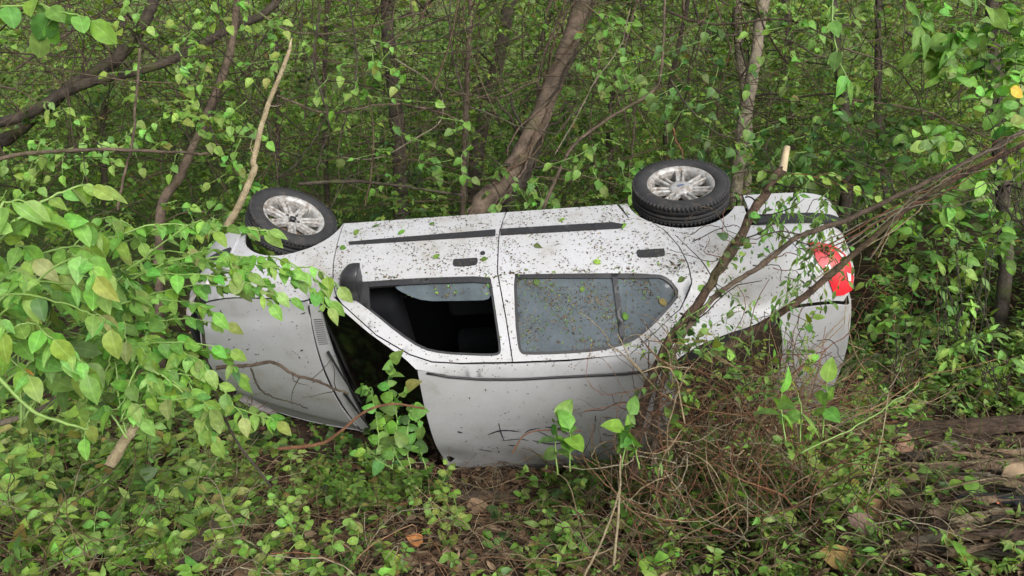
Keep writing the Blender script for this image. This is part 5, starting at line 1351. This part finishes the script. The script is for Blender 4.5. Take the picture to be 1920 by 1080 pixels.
# single dead leaves
for (lb, u, v, s, c, tilt) in [('big curled tan dead leaf at the bottom right', 1592, 990, .15, (.34, .20, .10), .5), ('pinkish brown dead leaf at the bottom edge left of the yellow one', 1555, 1060, .11, (.30, .17, .12), .2), ('yellow-brown dead leaf at the bottom edge right of the pinkish one', 1600, 1070, .11, (.36, .24, .08), .2),
                               ('pale dry leaf lying on the rotten wood at the right edge', 1875, 905, .13, (.40, .29, .18), .2), ('dry tan leaf stuck upright in the tangle before the trunk', 1425, 820, .17, (.42, .33, .20), 1.6), ('brown dead leaf on bare soil below the roof', 1040, 900, .09, (.22, .12, .08), .4),
                               ('orange dead leaf scrap on the bare soil at the bottom', 790, 1030, .06, (.42, .17, .05), .3), ('tan dead leaf in the middle of the bare soil', 880, 960, .09, (.30, .20, .12), .2), ('grey-brown dead leaf in front of the rotten log', 1640, 1010, .11, (.20, .13, .10), .3), ('brown curled leaf beside the plank', 1690, 870, .10, (.24, .14, .09), .5)]:
    p = hit(np.array([u]), np.array([v]))[0] + np.array([0, 0, .03 + .05 * tilt])
    o = leaf_ob(None, p, [RNG.normal(), RNG.normal() * .3, tilt], [0, -1.1 - tilt * .5, .8], s * 1.3, c, 'dead', 'dead_leaf'); tag(o, lb, 'dead leaf')
e = leaf_ob(None, P3(1895, 165, 4.0), [.6, 0, -.3], [0, -1, .3], .085, (.60, .40, .04), 'round', 'yellow_leaf'); tag(e, 'single bright yellow leaf hanging at the top right edge', 'leaf')
e = leaf_ob(None, P3(45, 690, 2.3), [.2, 0, -1], [0, -1, .3], .075, (.45, .26, .06), 'ovate', 'yellow_leaf'); tag(e, 'orange withered leaf hanging in the shrub at the left', 'leaf')

# planks, rotten logs, bark
def rough_box(a, b_, w, h, seed, taper=.0, nseg=14, rag=.12):
    """a weathered board or split log between two points, upright section w x h"""
    r_ = np.random.default_rng(seed); a = np.asarray(a); b_ = np.asarray(b_)
    d = unit(b_ - a); s = unit(np.cross(d, [0, 0, 1])); up = np.cross(s, d)
    V = []; m_ = 8
    cs = [(-1, -1), (0, -1.05), (1, -1), (1.04, 0), (1, 1), (.1, 1.06), (-1, 1), (-1.05, 0)]
    for i in range(nseg):
        t = i / (nseg - 1); k = 1 - taper * abs(2 * t - 1) ** 3
        c = a + (b_ - a) * t + s * r_.normal(0, w * .04) + up * r_.normal(0, h * .06)
        for (x, y) in cs:
            e_ = d * r_.normal(0, rag * .25) if i in (0, nseg - 1) else 0
            V.append(c + s * x * w / 2 * k * (1 + r_.normal(0, rag)) + up * y * h / 2 * k * (1 + r_.normal(0, rag)) + e_)
    F = [(i * m_ + j, i * m_ + (j + 1) % m_, (i + 1) * m_ + (j + 1) % m_, (i + 1) * m_ + j) for i in range(nseg - 1) for j in range(m_)]
    F += [tuple(range(m_))[::-1], tuple(range((nseg - 1) * m_, nseg * m_))]
    V = np.array(V); return V, F
def lump_ob(name, label, cat, u0, v0, u1, v1, w, h, mat, seed, lift=.03, group=None, lift2=None, **kw):
    A = hit(np.array([u0]), np.array([v0]))[0] + np.array([0, 0, lift]); B_ = hit(np.array([u1]), np.array([v1]))[0] + np.array([0, 0, lift if lift2 is None else lift2])
    V, F = rough_box(A, B_, w, h, seed, **kw)
    o = link(name, np_mesh(name, V - A, F), M[mat]); o.location = A
    if name in ('rotten_log', 'plank', 'log'):                       # loosened splinters along the grain
        ax = B_ - A; L_ = np.linalg.norm(ax); ax = ax / L_; sd_ = unit(np.cross(ax, [0, 0, 1]))
        for k in range(16 if name == 'rotten_log' else 7):
            l2 = L_ * RNG.uniform(.15, .5); t0 = RNG.uniform(0, L_ - l2); c = ax * t0 + sd_ * RNG.uniform(-.5, .5) * w + np.array([0, 0, h * RNG.uniform(.32, .55)])
            V2, F2 = rough_box(c, c + ax * l2 + np.array([0, 0, RNG.normal(0, .008)]) + sd_ * RNG.normal(0, .012), RNG.uniform(.010, .026), RNG.uniform(.008, .018), seed * 50 + k, .6, 5, .25)
            link('splinter', np_mesh('splinter', V2, F2), M[['rotten', 'rotten', 'bark_straw', 'bark_dark'][k % 4] if name == 'rotten_log' else mat], o)
    return tag(o, label, cat, group)
lump_ob('plank', 'long dark weathered plank lying level at the right edge', 'plank', 1600, 828, 1960, 806, .14, .05, 'plank', 1, .05, rag=.04)
lump_ob('plank', 'thin dark strip of wood lying under the edge of the long plank', 'plank', 1690, 838, 1960, 828, .06, .035, 'plank', 2, .02, rag=.06)
lump_ob('rotten_log', 'split pale rotten log pointing down to the right below the plank', 'log', 1640, 955, 1795, 1005, .11, .075, 'rotten', 3, .04, taper=.5, rag=.16)
lump_ob('stick', 'pale stick lying across the end of the rotten log', 'stick', 1780, 1008, 1885, 985, .035, .03, 'bark_straw', 4, .07, taper=.4, rag=.1)
lump_ob('board', 'black charred board with an orange dot at the right edge', 'board', 1800, 945, 1960, 962, .085, .022, 'charred', 5, .045, rag=.08)
lump_ob('rotten_log', 'dark grey cracked log at the lower right edge', 'log', 1780, 1010, 1960, 1050, .11, .07, 'plank', 6, .03, taper=.3, rag=.22)
lump_ob('rotten_log', 'crumbling brown log under the plank at the right', 'log', 1740, 890, 1960, 880, .09, .06, 'rotten', 7, .02, taper=.3, rag=.2)
lump_ob('log', 'short brown log half sunk in the bare soil at the centre bottom', 'log', 850, 940, 980, 938, .06, .055, 'bark_brown', 8, .02, taper=.4, rag=.12)
lump_ob('stick', 'thin dark stick lying above the short log', 'stick', 835, 905, 920, 925, .02, .018, 'bark_dark', 9, .02, rag=.1)
lump_ob('torn_bark', 'torn piece of brown bark standing at the bottom left', 'bark', 350, 1085, 405, 1030, .10, .025, 'bark_brown', 10, .05, taper=.5, rag=.2, lift2=.14)
dot = bmesh.new(); bmesh.ops.create_circle(dot, cap_ends=True, radius=.008, segments=12)
bo = [o for o in bpy.data.objects if o.name.startswith('board')][0]
do_ = link('orange_dot', bm_mesh(dot, False), M['orange'], bo)
pd = P3(1868, 941, 1); pdir = unit(pd - np.array([0, 0, CAM_H]))
vb = np.array([v.co for v in bo.data.vertices]) + np.array(bo.location)
cen = vb[np.argmin(np.linalg.norm(np.cross(vb - np.array([0, 0, CAM_H]), pdir), axis=1) + .0 * vb[:, 1])]
do_.location = Vector(cen - np.array(bo.location)) + Vector((0, -.012, .006)); do_.rotation_euler = (R(60), 0, 0)
for k in range(130):
    u, v = RNG.uniform(1640, 1950), RNG.uniform(850, 1070); a_ = RNG.uniform(-.5, .5); l_ = RNG.uniform(30, 95)
    lump_ob('wood_chip', 'ragged flake of rotten wood scattered below the plank', 'wood chip', u, v, u + l_ * math.cos(a_), v + l_ * math.sin(a_) * .6, RNG.uniform(.015, .055), RNG.uniform(.012, .035), RNG.choice(['rotten', 'rotten', 'bark_pale', 'plank', 'bark_brown', 'bark_dark']), 100 + k, .02 + RNG.uniform(0, .05), 'flakes of rotten wood below the plank', taper=.6, nseg=6, rag=.25)

# ------------------------------------------------------------------ litter fallen on the car
bits = Geo()
def on_flank(n, x0, x1, z0, z1, s0, s1, green, lift=.004):
    x = RNG.uniform(x0, x1, n); z = RNG.uniform(z0, z1, n)
    bad = inside(FWIN, x, z) & ~((x < .45) & (x > -.07) & (z < .985) & (z > .91))
    for cx in (AX, -AX): bad |= ((x - cx) ** 2 + (z - .262) ** 2 < .345 ** 2)
    bad |= z > ZT(x) - .01
    bad |= RNG.random(n) > np.clip(.55 + .8 * np.sin(9 * x + 4 * np.sin(7 * z)) * np.cos(11 * z + 3 * x) + .5 * np.sin(23 * x + 17 * z), .22, 1)
    x, z = x[~bad], z[~bad]; n = len(x)
    glass = inside(RWIN, x, z) | inside(FWIN, x, z)
    nr = side_n(x, z); p = side_p(x, z, lift) - nr * (np.where(glass, .017, 0)[:, None])
    t1 = unit(np.cross(nr, rnd(n)))
    R3 = MCN[:3, :3]
    k = RNG.random(n) < green
    c = np.where(k[:, None], leafcol(np.full(n, .42), n, .2), np.array([.095, .073, .046]) * RNG.uniform(.2, 1.7, (n, 1)))
    s = s0 + (s1 - s0) * RNG.random(n) ** 2.5
    for q, kd in enumerate(('ovate', 'lance')):
        kk = (RNG.random(n) < .4) if q == 0 else ~kk
        scatter(bits, car_w(p[kk]), t1[kk] @ R3.T, (nr[kk] + rnd(kk.sum(), .18)) @ R3.T, s[kk], c[kk], kd)
on_flank(8500, -2.0, 1.7, .30, 1.36, .004, .017, .10)
on_flank(4600, -1.3, .9, .30, .92, .004, .019, .12)
on_flank(110, -1.9, 1.5, .32, .95, .010, .026, .2)
on_flank(5200, -1.15, -.22, .88, 1.31, .004, .019, .22)
on_flank(60, -1.15, -.22, .88, 1.31, .012, .030, .35)
on_flank(130, -.08, .42, .92, .98, .01, .03, .4)
on_flank(160, -1.2, .62, .84, .90, .01, .035, .4)
n = 420; x = RNG.uniform(-1.0, .3, n); y = RNG.uniform(-.40, .35, n)
zz = np.array([roof_z(a, b) for a, b in zip(x, y)])
scatter(bits, car_w(np.stack([x, y, zz + .003], 1)), rnd(n), np.tile(MCN[:3, 2], (n, 1)) + rnd(n, .1), .004 + .018 * RNG.random(n) ** 2.5, np.array([.08, .06, .04]) * RNG.uniform(.3, 1.5, (n, 1)), 'lance')
n = 170; uu = RNG.uniform(.02, .9, n); vv = RNG.uniform(.03, .8, n)
pp = np.array([bonnet_fn(a, b) for a, b in zip(uu, vv)]); pp[:, 2] += .003
scatter(bits, car_w(pp), rnd(n), np.tile(MCN[:3, 2], (n, 1)) + rnd(n, .1), .006 + .03 * RNG.random(n) ** 2.5, np.array([.05, .042, .03]) * RNG.uniform(.3, 1.5, (n, 1)), 'lance')
tag(link('leaf_debris', bits.mesh('leaf_debris'), M['litter']), 'countless bits of leaf and bark stuck to the upturned side of the car', 'leaf debris', kind='stuff')
for k, (u, v, s) in enumerate([(672, 432, 26), (700, 428, 22), (760, 434, 24), (810, 424, 22), (815, 487, 24), (1112, 492, 26), (1002, 460, 22), (1060, 412, 20), (1008, 535, 24), (1092, 547, 18), (1236, 560, 26), (1175, 600, 22), (640, 470, 26), (905, 492, 26), (1170, 420, 22)]):
    o_, d_ = np.array([0, 0, CAM_H]), None
    # nearest flank point seen there
    w = P3(u, v, 1.0) - o_; Mi = np.linalg.inv(MCN); oc = (Mi @ np.append(o_, 1))[:3]; dc = Mi[:3, :3] @ w
    lam = 4.5
    for _ in range(50):
        p = oc + lam * dc; lam -= (p[1] + float(Yw(p[0], p[2]))) / dc[1] * .7
    nr = side_n(np.array([p[0]]), np.array([p[2]]))[0]; q = car_w(p + nr * (.009 if not inside(RWIN, p[:1], p[2:3])[0] else -.006))[0]
    t_ = unit(np.cross(nr, rnd(1)[0]))
    o = leaf_ob(None, q, MCN[:3, :3] @ t_, MCN[:3, :3] @ nr + rnd(1, .12)[0], s / FPX * 3.6, leafcol([.55], 1, .15)[0], 'ovate', 'fallen_leaf')
    tag(o, 'small fresh green leaf stuck to the upturned side of the car', 'leaf', 'green leaves stuck to the car')
